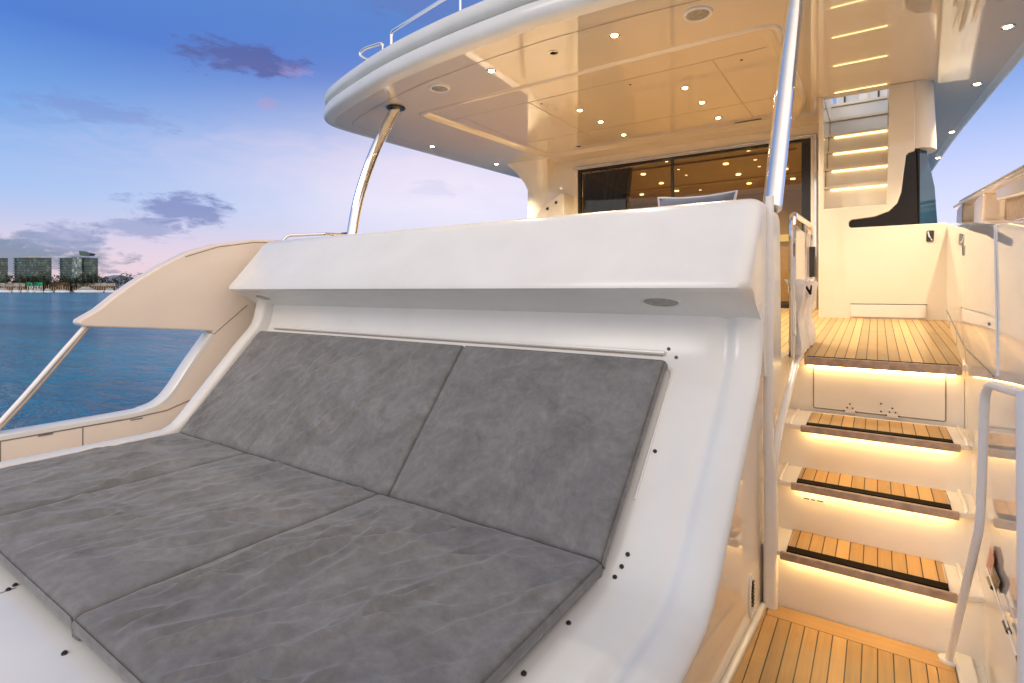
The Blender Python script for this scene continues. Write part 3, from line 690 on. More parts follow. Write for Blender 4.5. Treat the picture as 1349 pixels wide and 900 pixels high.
# ---- stair tower to the upper deck
tw = [(-.50, -.33), (.54, -.33), (.55, .60), (.535, .632), (-.215, .632), (-.235, .65), (-.235, .69), (-.215, .712), (-.02, .73), (.10, .775), (.165, .85), (.195, .95), (.215, 1.15), (.232, 1.30), (.255, 1.325), (.30, 1.335), (.30, 1.999), (.10, 1.999), (.078, .84), (-.45, .84), (-.455, 1.999), (-.50, 1.999)]
mb = MB(); mb.prism(tw, 'y', 6.40, 6.50); tower = mb.build('stair_tower', 'tower', yacht, bevel=.008, seg=3, sharp=40)
mb = MB(); mb.box(-.50, -.46, 6.502, 8.7, -.3, 1.999); mb.box(.105, .14, 6.502, 8.7, -.3, 2.36); mb.build('tower_side', 'tower', tower)
mb = MB(); mb.box(-.46, .105, 6.502, 6.53, -.3, .835); mb.build('tower_lining', 'tower', tower)
for k in range(6):
    z0 = .868 + k * .232; y = 6.54 + k * .21
    mb = MB(); mb.box(-.458, .103, y, y + .235, z0 - .10, z0 + .188); s_ = mb.build('upper_step', 'tower' if k < 4 else 'gelcoat', tower, bevel=.006)
    mb = MB(); mb.box(-.458, .103, y - .025, y + .235, z0 + .192, z0 + .222); mb.build('upper_tread', 'tower', tower, bevel=.005)
    if k < 4:
        mb = MB(); mb.box(-.40, .09, y - .012, y - .003, z0 + .176, z0 + .187); mb.build('light_strip', 'led_soft', tower)
# grey upper lobby seen through the stair opening
mb = MB(); mb.box(-.46, .11, 8.62, 8.66, 1.9, 3.3); ul = mb.build('upper_lobby', 'gelcoat', yacht)
mb = MB(); mb.box(-.20, -.10, 8.55, 8.61, 2.2, 2.72); mb.build('lobby_post', 'white_metal', ul)
for x in (-.36, .02):
    mb = MB(); mb.tube([(x, 8.56, 2.2), (x, 8.56, 2.9)], .012, 8); mb.build('lobby_rail', 'dark', ul)
# dark L-shaped side window, blue glass beyond and the fairing above
mb = MB(); mb.prism([(-.26, .61), (.34, .61), (.34, 1.36), (.15, 1.36), (.13, .80), (-.26, .74)], 'y', 6.455, 6.47); win = mb.build('side_window', 'dark_glass', yacht)
mb = MB(); mb.loft([[(.325, 6.47, .62), (.485, 6.60, .62), (.49, 7.1, .62), (.33, 7.0, .62)], [(.325, 6.47, 1.0), (.462, 6.60, 1.0), (.48, 7.1, 1.0), (.33, 7.0, 1.0)], [(.325, 6.47, 1.36), (.40, 6.60, 1.36), (.42, 7.1, 1.36), (.33, 7.0, 1.36)]])
mb.build('side_glass', 'blue_glass', win)
mb = MB(); mb.tube([(.33, 6.452, .63), (.325, 6.452, 1.0), (.315, 6.452, 1.34)], .006, 6); mb.build('window_seal', 'rubber', win)
lo_ = []
for t in (0, .1, .25, .45, .65, .8, .9, 1.0):
    z = 1.36 + t * .645; w = .165 - .02 * t
    lo_.append([(.315 + math.cos(a) * w, 6.62 + math.sin(a) * .21, z) for a in [2 * math.pi * k / 24 for k in range(24)]])
mb = MB(); mb.loft(lo_); mb.build('corner_fairing', 'cream_matte', tower, sharp=60)
# side of the deckhouse running forward
mb = MB(); mb.box(.14, .30, 6.9, 13, -.3, 1.999); mb.build('deckhouse_side', 'dark_glass', tower)
# small details of the tower's lower panel
mb = MB(); mb.prism(fillet([(.385, .46), (.44, .46), (.445, .565), (.388, .565)], .012), 'y', 6.392, 6.402); la_ = mb.build('panel_latch', 'dark', tower)
mb = MB(); mb.tube([(.40, 6.389, .555), (.408, 6.386, .51), (.428, 6.389, .47)], .008, 6); mb.build('latch_lever', 'chrome', tower)
mb = MB(); mb.box(-.215, .385, 6.385, 6.402, -.262, -.14); tv = mb.build('toe_panel', 'riser', tower, bevel=.006)
mb = MB(); mb.box(-.222, .392, 6.394, 6.4005, -.138, -.128); mb.build('toe_gap', 'seam', tower)
mb = MB(); mb.box(.475, .56, 6.42, 6.44, -.25, -.12); mb.build('deck_light', 'led_soft', tower)

# ------------------------------------------------------------------ loose things aboard
def wrinkle(p, seed, direc, amp, spots):
    q = V(p.x, p.y, p.z + seed * 7.3)
    w = V(noise.noise(q * 1.6 + V(3, 1, seed)), noise.noise(q * 1.6 + V(9, 5, seed)), 0) * .16
    q2 = q + w
    along = q2.x * direc[0] + q2.y * direc[1]; across = -q2.x * direc[1] + q2.y * direc[0]
    mask = max(0, min(1, noise.noise(q * 2.0 + V(0, 0, seed * 2.2)) * 2.2 + .45))
    mask2 = max(0, min(1, noise.noise(q * 2.8 + V(5, 0, seed * 4.2)) * 2.4 + .35))
    n = noise.noise(V(along * 1.3, across * 4.2, seed * 3.1 + q2.z * 2))
    rg = max(0, 1 - abs(n) * 5.5) ** 1.6
    n2 = noise.noise(V(along * 2.6 + 9 + across, across * 8.0 + along * 1.5, seed * 1.7 + q2.z * 2))
    rg2 = max(0, 1 - abs(n2) * 4.5) ** 1.6
    soft = noise.noise(q * 2.4 + V(1, 7, seed)); soft2 = noise.noise(V(along * 3, across * 7, seed + 4.4))
    return amp * (rg * mask * .8 + rg2 * mask2 * .45 + soft * .5 + soft2 * .3)
def cushion(name, a, b, c, d, th, seed, direc, amp, label, groove=None):
    """a b c d: corners of the upper face, counter-clockwise seen from above"""
    a, b, c, d = map(Vector, (a, b, c, d))
    L = (b - a).length; W = (d - a).length; nx = int(L / .0095); ny = int(W / .0095)
    N = (b - a).cross(d - a).normalized(); r = .022
    rng = random.Random(seed * 11 + 3); folds = []
    for _ in range(int(22 * L * W * (amp / .02))):
        ang = math.atan2(direc[1], direc[0]) + rng.gauss(0, .30)
        folds.append((rng.uniform(.04, .96) * L, rng.uniform(.04, .96) * W, math.cos(ang), math.sin(ang), rng.uniform(.05, .22), rng.uniform(.010, .022), rng.uniform(.3, 1.0) * amp * .85, rng.uniform(-.9, .9)))
    def par(n, ln):
        e = [0, .0022, .006, .012, .022]
        return [x / ln for x in e] + [.022 / ln + (1 - .044 / ln) * k / n for k in range(1, n)] + [1 - x / ln for x in e[::-1]]
    us, vs_ = par(nx, L), par(ny, W)
    pts = []; 
    for v in vs_:
        for u in us:
            p = a * (1 - u) * (1 - v) + b * u * (1 - v) + c * u * v + d * (1 - u) * v
            e = min(u * L, (1 - u) * L); e2 = min(v * W, (1 - v) * W)
            def drop(e): 
                e = min(e, r); return r - math.sqrt(max(0, r * r - (r - e) ** 2))
            em = min(e, e2); k = min(1, em / .06)
            h = -drop(e) * .8 - drop(e2) * .8 + wrinkle(p, seed, direc, amp, None) * k
            for fx, fy, fc, fs_, fl, fw, fh, fq in folds:
                ddx, ddy = u * L - fx, v * W - fy
                sa = ddx * fc + ddy * fs_
                if abs(sa) > 2.2 * fl: continue
                ac = -ddx * fs_ + ddy * fc + fq * sa * sa + .006 * math.sin(sa * 40 + fq * 9)
                if abs(ac) > .09: continue
                g_ = ac / (fw if ac > 0 else fw * 1.9)
                h += k * fh * (math.exp(-g_ * g_) - .35 * math.exp(-((ac - fw * 2.2) / (fw * 1.4)) ** 2)) * math.exp(-(sa / fl) ** 2)
            h += .012 * (1 - (2 * u - 1) ** 4) * (1 - (2 * v - 1) ** 4)
            if groove is not None:
                uu = groove[0] + groove[1] * v + .008 * math.sin(v * 9)
                h -= .012 * math.exp(-((u - uu) * L / .008) ** 2) * max(0, 1 - v * groove[2])
            pts.append(p + N * h)
    n, m = len(us), len(vs_)
    fs = [(j * n + i, j * n + i + 1, (j + 1) * n + i + 1, (j + 1) * n + i) for j in range(m - 1) for i in range(n - 1)]
    rim = [i for i in range(n)] + [j * n + n - 1 for j in range(1, m)] + [(m - 1) * n + i for i in range(n - 2, -1, -1)] + [j * n for j in range(m - 2, 0, -1)]
    base = len(pts); k = len(rim)
    ctr = (a + b + c + d) / 4
    for lv, (dz, ou) in enumerate(((.028, .006), (th * .55, .008), (th - .012, .003), (th, -.012))):
        for i in rim:
            q = pts[i]; e = (q - ctr); e -= N * e.dot(N); 
            pts.append(Vector(q) - N * (dz - .034) * 1.0 + e.normalized() * ou - N * .0)
    for lv in range(4):
        lo = rim if lv == 0 else [base + (lv - 1) * k + i for i in range(k)]
        hi = [base + lv * k + i for i in range(k)]
        for i in range(k): fs.append((lo[i], hi[i], hi[(i + 1) % k], lo[(i + 1) % k]))
    fs.append([base + 3 * k + i for i in range(k)][::-1])
    mb = MB(); mb.add(pts, fs)
    o = mb.build(name, 'suede', None, sharp=80, recalc=True)
    # piping round the boxing seam
    e = [pts[i] - N * .012 + ((pts[i] - ctr) - N * (pts[i] - ctr).dot(N)).normalized() * .003 for i in rim[::3]]
    mb = MB(); mb.tube(e, .0042, 6, closed=True); mb.build('piping', 'suede', o)
    return tag(o, label, 'cushion', 'sunpad cushions')
D1 = (.62, .78)
cushion('seat_cushion', (-4.10, .62, -1.0), (-3.232, .62, -1.0), (-3.232, 1.842, -1.0), (-4.10, 1.842, -1.0), .082, 1, (.25, .97), .023, 'narrow grey suede seat cushion along the cream locker wall')
cushion('seat_cushion', (-3.222, .62, -1.0), (-2.062, .62, -1.0), (-2.05, 1.842, -1.0), (-3.222, 1.842, -1.0), .082, 2, (.30, .95), .025, 'middle grey suede seat cushion between the two other seat cushions')
cushion('seat_cushion', (-2.050, .62, -1.0), (-.84, .62, -1.0), (-.85, 1.842, -1.0), (-2.038, 1.842, -1.0), .082, 3, (.35, .94), .025, 'wide grey suede seat cushion next to the white surround with press studs')
cushion('back_cushion', (-4.11, 1.838, -1.002), (-1.99, 1.838, -1.002), (-2.068, 2.515, -.325), (-4.22, 2.515, -.325), .082, 4, (.55, .83), .021, 'wide grey suede back cushion with a creased fold, on the port side', (.415, .03, .55))
cushion('back_cushion', (-1.978, 1.838, -1.002), (-.852, 1.838, -1.002), (-.835, 2.515, -.325), (-2.056, 2.515, -.325), .082, 5, (.5, .86), .013, 'smooth grey suede back cushion on the starboard side below the oval light')

# scatter pillow on the cockpit sofa
def pillow(name, c, w, h, t, rx, rz, label):
    pts = []; n = 14
    from mathutils import Euler
    E = Euler((rx, 0, rz)).to_matrix()
    for sgn in (1, -1):
        for j in range(n + 1):
            for i in range(n + 1):
                u, v = 2 * i / n - 1, 2 * j / n - 1
                pin = 1 - .10 * (1 - abs(u) ** 2) * abs(v) ** 3; pin2 = 1 - .10 * (1 - abs(v) ** 2) * abs(u) ** 3
                z = sgn * t * ((1 - u ** 4) * (1 - v ** 4)) ** .6
                z += .006 * noise.noise(V(u * 3, v * 3, sgn))
                pts.append(E @ V(u * w / 2 * pin2, z, v * h / 2 * pin) + Vector(c))
    fs = []; k = (n + 1) ** 2
    for s in (0, 1):
        for j in range(n):
            for i in range(n):
                q = [s * k + j * (n + 1) + i, s * k + j * (n + 1) + i + 1, s * k + (j + 1) * (n + 1) + i + 1, s * k + (j + 1) * (n + 1) + i]
                fs.append(q if s else q[::-1])
    mb = MB(); mb.add(pts, fs); o = mb.build(name, 'pillow', None, sharp=85)
    bm = bmesh.new(); bm.from_mesh(o.data); bmesh.ops.remove_doubles(bm, verts=bm.verts, dist=1e-4); bm.to_mesh(o.data); bm.free()
    edge = [i for i in range(n + 1)] + [j * (n + 1) + n for j in range(1, n + 1)] + [n * (n + 1) + i for i in range(n - 1, -1, -1)] + [j * (n + 1) for j in range(n - 1, 0, -1)]
    mb = MB(); mb.tube([pts[i] for i in edge], .009, 8, closed=True); mb.build('piping', 'piping', o)
    return tag(o, label, 'pillow')
pillow('scatter_pillow', (-.985, 3.58, .43), .50, .42, .08, R(-14), R(4), 'blue grey scatter pillow with pale piping peeking over the coaming')
pillow('scatter_pillow', (-3.30, 3.58, .37), .44, .40, .08, R(-14), R(-6), 'grey scatter pillow lying low in front of the dark curtain')

# canvas cover hanging from the gate
mb = MB(); lo_ = []
for k in range(13):
    t = k / 12; z = .06 - t * .44; w = .038 + .012 * math.sin(t * 9)
    if t < .25: w = .062 - .08 * t
    l = []
    for i in range(40):
        y = 3.60 + .90 * (i if i < 20 else 39 - i) / 19; s = 1 if i < 20 else -1
        f = noise.noise(V(y * 6, t * 1.3, 2)) * .013 + math.sin(y * 26 + t * 3 + math.sin(t * 12) * (1 - t)) * (.016 if t < .3 else .006)
        l.append((-.405 + s * w * .7 + f, y + noise.noise(V(t * 7, y * 2, 4)) * .015, z + noise.noise(V(y * 9, t * 5, 7)) * (.03 if t < .3 else .008)))
    lo_.append(l)
mb.loft(lo_); cv = mb.build('gate_cover', 'canvas', None, sharp=80)
tag(cv, 'bunched white canvas cover hanging from the stainless boarding gate', 'cover')
mb = MB(); mb.tube([(-.365, 3.66, .05), (-.345, 3.85, -.02), (-.355, 4.0, .03)], .007, 6); mb.build('cover_strap', 'rubber', cv)

# curtain inside the saloon
mb = MB(); n = 60; lo_ = []
for k in range(9):
    t = k / 8; z = 1.84 - t * 2.05; x1 = -3.02 - .30 * min(1, t * 1.15) ** 1.2
    l = []
    for i in range(n + 1): 
        x = -3.84 + (x1 + 3.84) * i / n; l.append((x, 7.66 + .035 * math.sin(i * .95) + .01 * math.sin(i * 2.3 + t * 3), z))
    l += [(x, y + .012, zz) for x, y, zz in l[::-1]]
    lo_.append(l)
mb.loft(lo_); cu = mb.build('curtain', 'curtain', None, sharp=80); tag(cu, 'dark pleated curtain gathered at the left behind the saloon door', 'curtain')
mb = MB(); mb.tube([(-3.9, 7.66, 1.86), (-2.8, 7.66, 1.86)], .012, 8); mb.build('curtain_rail', 'chrome', cu)

# ------------------------------------------------------------------ water and far shore
def water_mat():
    m, t, p = material('harbour_water', (.010, .10, .20), .12)
    co = t.new('ShaderNodeTexCoord').outputs['Object']
    a = t.noise(t.mapping(co, (.35, .8, 1), (0, 0, R(-20))), 1.0, 6, .62, .5)
    b = t.noise(t.mapping(co, (1.6, 3.4, 1), (0, 0, R(-28))), 1.0, 5, .6, .4)
    c = t.noise(t.mapping(co, (.045, .16, 1), (0, 0, R(-15))), 1.0, 3)
    h = t.math('ADD', t.math('MULTIPLY', a, .75), t.math('MULTIPLY', b, .25))
    h = t.math('ADD', h, t.math('MULTIPLY', c, 1.1))
    t.link(t.bump(h, 1.0, 1.3), p.inputs['Normal'])
    t.link(t.ramp(c, [(.35, (.005, .13, .30)), (.65, (.012, .25, .46))]), p.inputs['Base Color'])
    p.inputs['IOR'].default_value = 1.33
    p.inputs['Specular IOR Level'].default_value = .15
    return m
M['water'] = water_mat()
mb = MB(); mb.add([(-9000, -3000, -2.0), (6000, -3000, -2.0), (6000, 9000, -2.0), (-9000, 9000, -2.0)], [(0, 1, 2, 3)])
w = mb.build('water', 'water', None); tag(w, kind='structure')

def far(px, d): 
    k = (px - 674.5) / 710 * d
    return V(k * CT - d * ST, k * ST + d * CT, 0)
DR = far(900, 1) - far(400, 1); DR = DR.normalized(); DF = V(-ST, CT, 0)
def local(px, d, z): 
    return far(px, d) + V(0, 0, z)
def facade_mat(name, dark, pale):
    m, t, p = material(name, dark, .25)
    co = t.new('ShaderNodeTexCoord').outputs['Object']
    sp = t.new('ShaderNodeSeparateXYZ'); t.put(sp.inputs[0], co)
    bx = t.math('FLOOR', t.math('DIVIDE', t.math('ADD', sp.outputs[0], sp.outputs[1]), 2.6)); bz = t.math('FLOOR', t.math('DIVIDE', sp.outputs[2], 3.1))
    cb = t.new('ShaderNodeCombineXYZ'); t.put(cb.inputs[0], bx); t.put(cb.inputs[1], bz)
    wn = t.new('ShaderNodeTexWhiteNoise', noise_dimensions='3D'); t.put(wn.inputs['Vector'], cb.outputs[0])
    t.link(t.ramp(wn.outputs[0], [(.1, tuple(k * .55 for k in dark)), (.6, dark), (.8, tuple(k * 1.5 for k in dark)), (.97, pale)]), p.inputs['Base Color'])
    return m
M['facade'] = facade_mat('green_glass_facade', (.025, .075, .080), (.20, .30, .28))
M['facade2'] = facade_mat('pale_glass_facade', (.10, .16, .17), (.42, .48, .46))
M['slab'] = mottled('concrete_balcony', (.075, .12, .12), .7, .2, .3)
M['concrete'] = mottled('pale_concrete', (.42, .42, .40), .7, .2, .3)
M['foliage'] = mottled('dark_foliage', (.022, .040, .018), .8, .6, .7)
M['frond'] = mottled('palm_frond', (.03, .05, .02), .8, .5, 1.5)
M['bark'] = mottled('palm_bark', (.12, .085, .055), .9, .3, 2)
M['tile'] = mottled('brown_roof', (.16, .09, .05), .8, .3, .5)
M['tan'] = mottled('tan_wall', (.40, .28, .16), .8, .25, .4)
M['green'] = mottled('green_awning', (.01, .32, .16), .5, .3, .8)
M['boat'] = mottled('white_boat_hull', (.78, .80, .82), .2, .08, .5)
M['boatglass'] = mottled('boat_window', (.02, .03, .04), .1, .3, 1)
M['rock'] = mottled('quay_rock', (.16, .12, .10), .9, .4, .6)
M['hill'] = mottled('hazy_hill', (.20, .24, .30), .9, .15, .01)
M['sand'] = mottled('shore_ground', (.20, .16, .12), .9, .3, .1)
def slab(px0, px1, d, depth, z0, z1, bow=0, mb=None, out=0, mi=0):
    """a block across the view whose near face bows towards the camera"""
    mb = mb or MB(); n = 10; near = []; farp = []
    for k in range(n + 1):
        t = k / n; p = far(px0 + (px1 - px0) * t, d); s = math.sin(math.pi * t)
        q_ = far(px0 + (px1 - px0) * t, d + depth)
        near.append(p - DF * (bow * s + out)); farp.append(q_)
    if out: near[0] -= DR * out; near[-1] += DR * out
    poly = near + farp[::-1]
    mb.loft([[q + V(0, 0, z) for q in poly] for z in (z0, z1)], True, (True, True), mi)
    return mb
sh = -2.0
mb = slab(-260, 260, 668, 160, sh - 1, sh + 1.2, 0); q = mb.build('land', 'sand', None); tag(q, kind='structure')
def tower_block(px0, px1, d, zt, facade, label, pent, bow=6):
    base = far((px0 + px1) / 2, d)
    r = empty('apartment_tower', (base.x, base.y, sh + 1.2), label, 'building', 'glass towers on the far shore')
    slab(px0, px1, d, 26, sh + 1.2, zt, bow).build('glazing', facade, r)
    z = sh + 5.0
    while z < zt + .5:
        w_ = 2.2
        slab(px0, px1, d - .0, 5, z, z + .9, bow, None, 1.0).build('balcony', 'slab', r)
        z += 3.15
    if pent:
        for a, b, h in pent: slab(a, b, d + 4, 10, zt, zt + h, 0).build('penthouse', 'concrete', r, bevel=.2)
    return r
tower_block(-22, 10.5, 690, 41, 'facade', 'dark green glass tower cut by the left picture edge', [(-8, 2, 2.5)])
tower_block(19, 68, 690, 42, 'facade', 'wide bowed green glass tower standing alone in the middle of three', [(30, 55, 2.0)])
tb = tower_block(79, 129, 690, 41, 'facade', 'glass tower with a pale central bay and a tilted roof block', [(92, 118, 2.5)])
slab(94, 108, 682, 12, sh + 1.2, 43, 2).build('pale_bay', 'facade2', tb)
mb = MB(); a, b = local(105, 690, 43), local(117, 690, 43)
mb.loft([[a + V(0, 0, 2), b + V(0, 0, 2), b + DF * 9 + V(0, 0, 2), a + DF * 9 + V(0, 0, 2)], [a + V(0, 0, 8) - DR * 1, b + V(0, 0, 4.5) + DR * 2, b + DF * 9 + V(0, 0, 4.5) + DR * 2, a + DF * 9 + V(0, 0, 8)]])
mb.build('roof_block', 'slab', tb)
# hills beyond
mb = MB(); pr_ = []
for k in range(41):
    px = 60 + k * 9; h = 46 + 34 * noise.noise(V(px * .018, 1.3, 0)) + 26 * math.exp(-((px - 160) / 30) ** 2)
    pr_.append((px, max(8, h)))
top = [far(px, 2600) + V(0, 0, h) for px, h in pr_]
mb.loft([[far(px, 2300) + V(0, 0, sh) for px, h in pr_], [far(px, 2450) + V(0, 0, h * .6) for px, h in pr_], top, [far(px, 3000) + V(0, 0, sh) for px, h in pr_]], False, (False, False))
q = mb.build('hills', 'hill', None); tag(q, kind='structure')
# quayside buildings
def shed(px0, px1, d, zw, zr, wall, roofm, label, group=None):
    b = far((px0 + px1) / 2, d)
    r = empty('quayside_building', (b.x, b.y, sh + 1.2), label, 'building', group)
    slab(px0, px1, d, 10, sh + 1.2, zw).build('wall', wall, r)
    slab(px0, px1, d, 10, zw + .01, zr, 0, None, .8).build('roof', roofm, r)
    n = max(2, int((px1 - px0) / 3))
    for k in range(n):
        a = px0 + (px1 - px0) * (k + .25) / n; slab(a, a + (px1 - px0) * .5 / n, d - .15, .3, sh + 2.2, zw - .8).build('window', 'boatglass', r)
shed(2, 33, 676, 5.4, 9.6, 'tan', 'concrete', 'long low tan quayside building with a pale roof at the far left')
shed(36, 56, 674, 5.6, 10.6, 'boat', 'green', 'small quayside building under a bright green awning')
shed(58, 92, 677, 6.2, 10.6, 'tan', 'tile', 'tan quayside building with a brown roof below the middle tower')
shed(96, 152, 678, 6.0, 9.4, 'tan', 'concrete', 'long tan quayside building with a pale roof behind the moored yacht')
# trees and palms
def leafball(mb, c, rx, rz, n):
    for _ in range(n):
        d = Vector((random.gauss(0, 1), random.gauss(0, 1), random.gauss(0, 1))).normalized() * random.random() ** .4
        p = Vector(c) + V(d.x * rx, d.y * rx, d.z * rz); s = random.uniform(.5, 1.1)
        u = Vector((random.gauss(0, 1), random.gauss(0, 1), random.gauss(0, .6))).normalized() * s
        w = Vector((random.gauss(0, 1), random.gauss(0, 1), random.gauss(0, .6))).normalized() * s
        mb.add([p - u, p + w, p + u, p - w], [(0, 1, 2, 3)])
def tree(px, d, h, wd, label, group):
    b = far(px, d); r = empty('shore_tree', (b.x, b.y, sh + 1.2), label, 'tree', group)
    mb = MB(); mb.tube([b + V(0, 0, sh + 1), b + V(.2, 0, sh + 1 + h * .3), b + V(.1, .2, sh + h * .75)], [.4, .3, .1], 6); mb.build('trunk', 'bark', r)
    mb = MB()
    for _ in range(5): leafball(mb, b + V(random.uniform(-.4, .4) * wd, random.uniform(-.4, .4) * wd, sh + 1 + h * random.uniform(.4, .8)), wd * .42, h * .26, 60)
    mb.build('crown', 'foliage', r, smooth=False, recalc=False)
def palm(px, d, h):
    b = far(px, d); r = empty('palm_tree', (b.x, b.y, sh + 1.2), 'slim dark palm on the far quay below the glass towers', 'palm', 'palms along the far quay')
    mb = MB(); mb.tube([b + V(0, 0, sh + 1), b + V(.3, 0, sh + 1 + h * .5), b + V(.1, 0, sh + 1 + h)], [.32, .25, .22], 6); mb.build('trunk', 'bark', r)
    mb = MB(); c = b + V(.1, 0, sh + 1 + h)
    for k in range(14):
        a = random.random() * 6.28; e = random.uniform(-.2, .9); L = random.uniform(2.2, 3.2); dr = V(math.cos(a), math.sin(a), 0)
        pts = [c + dr * L * t + V(0, 0, L * (e * t - .9 * t * t)) for t in (0, .35, .7, 1)]
        sd = V(-dr.y, dr.x, 0)
        for i, (w0, w1) in enumerate(((.15, .5), (.5, .4), (.4, .05))):
            mb.add([pts[i] - sd * w0, pts[i] + sd * w0, pts[i + 1] + sd * w1, pts[i + 1] - sd * w1], [(0, 1, 2, 3)])
    mb.build('crown', 'frond', r, smooth=False, recalc=False)
for px, h, wd in ((3, 10, 9), (13, 12, 10), (22, 9, 8), (31, 13, 11), (39, 10, 9), (47, 12, 10), (55, 14, 11), (63, 11, 9), (72, 13, 11), (84, 13, 11), (92, 12, 10), (101, 10, 9), (110, 13, 11), (119, 12, 10), (127, 14, 11)):
    tree(px, 678 + random.uniform(-2, 3), h * 1.75, wd * .9, 'dark round tree on the far shore at the foot of the glass towers', 'trees at the foot of the towers')
for px, h, wd in ((136, 15, 13), (146, 12, 12), (156, 16, 16), (166, 18, 18), (176, 19, 18), (187, 20, 18)):
    tree(px, 700 + random.uniform(-4, 4), h * 1.35, wd, 'dark broad tree on the far shore to the right of the towers', 'trees right of the towers')
for px in (7, 17, 26, 35, 44, 52, 66, 76, 88, 97, 106, 114, 123, 132, 141, 149):
    palm(px, 673 + random.uniform(-1, 1), random.uniform(14, 24))
# moored boats
def boat(px0, px1, d, hh, cab, label, group=None, mast=0, name='moored_boat', dark=True):
    c = far((px0 + px1) / 2, d); L = (px1 - px0) / 710 * d; r = empty(name, (c.x, c.y, sh), label, 'boat', group)
    def sec(z, k): return [c + DR * x * L / 2 * k + DF * y + V(0, 0, z) for x, y in ((-1, 0), (-.9, -1.3), (.4, -1.5), (1.0, 0), (.4, 1.5), (-.9, 1.3))]
    mb = MB(); mb.loft([sec(sh - .3, .88), sec(sh + hh * .6, .97), sec(sh + hh, 1)]); mb.build('hull', 'boat', r)
    z = sh + hh
    def cabp(z, k0, k1, w): return [c + DR * x * L / 2 + DF * y + V(0, 0, z) for x, y in ((k0, -w), (k1, -w), (k1, w), (k0, w))]
    for i in range(cab):
        mb = MB(); mb.loft([cabp(z, -.7 + i * .15, .5 - i * .2, 1.2), cabp(z + .5, -.7 + i * .15, .46 - i * .2, 1.2)]); mb.build('deckhouse', 'boat', r)
        mb = MB(); mb.loft([cabp(z + .501, -.66 + i * .15, .45 - i * .2, 1.15), cabp(z + 1.25, -.63 + i * .15, .36 - i * .2, 1.1)]); mb.build('window_band', 'boatglass', r)
        mb = MB(); mb.loft([cabp(z + 1.251, -.72 + i * .15, .42 - i * .2, 1.25), cabp(z + 1.5, -.7 + i * .15, .38 - i * .2, 1.2)]); mb.build('cabin_roof', 'boat', r)
        z += 1.5
    if mast:
        mb = MB(); mb.tube([c + V(0, 0, z), c + V(0, 0, z + mast)], .12, 6); mb.build('mast', 'boat', r)
boat(96, 137, 655, 2.4, 3, 'large white moored yacht with two dark window bands on the far quay', None, 2.5, 'moored_yacht')
boat(138, 153, 655, 2.2, 2, 'small white moored boat close behind the large moored yacht on the right')
boat(-4, 15, 655, 2.3, 2, 'white moored boat at the far left picture edge')
boat(72, 92, 652, 1.9, 1, 'white low moored boat just left of the large moored yacht', None, 5)
for px0, px1, ms in ((17, 27, 4), (29, 36, 0), (38, 46, 6), (47, 57, 0), (58, 70, 5)):
    boat(px0, px1, 654 + random.uniform(-2, 2), random.uniform(1.5, 2.4), random.choice((1, 2)), 'tiny white boat moored along the quay below the middle tower', 'tiny boats along the far quay', ms)

# ------------------------------------------------------------------ sky, sun, camera
SUN_EL, SUN_AZ = R(36), R(205)          # azimuth measured from the bow (+Y) towards starboard (+X)
W = bpy.data.worlds.new('World'); S.world = W; W.use_nodes = True
t = NT(W.node_tree)
for n in list(t.n): t.n.remove(n)
out = t.new('ShaderNodeOutputWorld')
D = t.new('ShaderNodeTexCoord').outputs['Generated']
sky = t.new('ShaderNodeTexSky', sky_type='NISHITA'); sky.sun_disc = False; sky.sun_elevation = SUN_EL; sky.sun_rotation = SUN_AZ
sky.air_density = 1.0; sky.dust_density = .6; sky.ozone_density = 2.0
b1 = t.new('ShaderNodeBackground'); t.link(sky.outputs[0], b1.inputs[0]); b1.inputs[1].default_value = .05
sp = t.new('ShaderNodeSeparateXYZ'); t.put(sp.inputs[0], D)
z = t.math('MAXIMUM', sp.outputs[2], 0.0)
front = t.ramp(z, [(0.0, (.58, .35, .46)), (.06, (.43, .36, .56)), (.14, (.22, .35, .66)), (.24, (.075, .26, .63)), (.36, (.008, .10, .49)), (.52, (.10, .22, .53)), (1.0, (.42, .42, .44))])
back = t.ramp(z, [(0.0, (.66, .50, .39)), (.25, (.56, .49, .43)), (.6, (.48, .46, .44)), (1.0, (.40, .40, .40))])
hx = t.vdot(D, (-ST, CT, 0))
bf = t.math('MULTIPLY_ADD', hx, -1.6, .05, clamp=True)
col = t.mix(bf, front, back)
# pale afterglow ahead of the boat
def dirpx(px, py):
    v = V(0, 0, 0) + DF + DR * ((px - 674.5) / 710) + V(0, 0, (383 - py) / 710); return v.normalized()
def local_uv(px, py, wx, wy):
    c = dirpx(px, py); u = V(c.y, -c.x, 0).normalized(); v = u.cross(c)
    if v.z < 0: v = -v
    return t.math('DIVIDE', t.vdot(D, u), wx), t.math('DIVIDE', t.vdot(D, v), wy), t.vdot(D, c)
u, v, cc = local_uv(600, 248, .40, .13)
r2 = t.math('ADD', t.math('MULTIPLY', u, u), t.math('MULTIPLY', v, v))
wisp = t.noise(t.mapping(D, (3, 3, 9)), 2.0, 5, .6, .6)
g = t.math('MULTIPLY', t.math('EXPONENT', t.math('MULTIPLY', r2, -1.0)), t.math('GREATER_THAN', cc, 0))
g = t.math('MULTIPLY', g, t.math('MULTIPLY_ADD', wisp, .35, .72), clamp=True)
col = t.mix(g, col, (.92, .74, .79))
u, v, cc = local_uv(1300, 290, .40, .17)
r2 = t.math('ADD', t.math('MULTIPLY', u, u), t.math('MULTIPLY', v, v))
g = t.math('MULTIPLY', t.math('EXPONENT', t.math('MULTIPLY', r2, -1.0)), t.math('GREATER_THAN', cc, 0))
col = t.mix(t.math('MULTIPLY', g, .75), col, (.66, .54, .76))
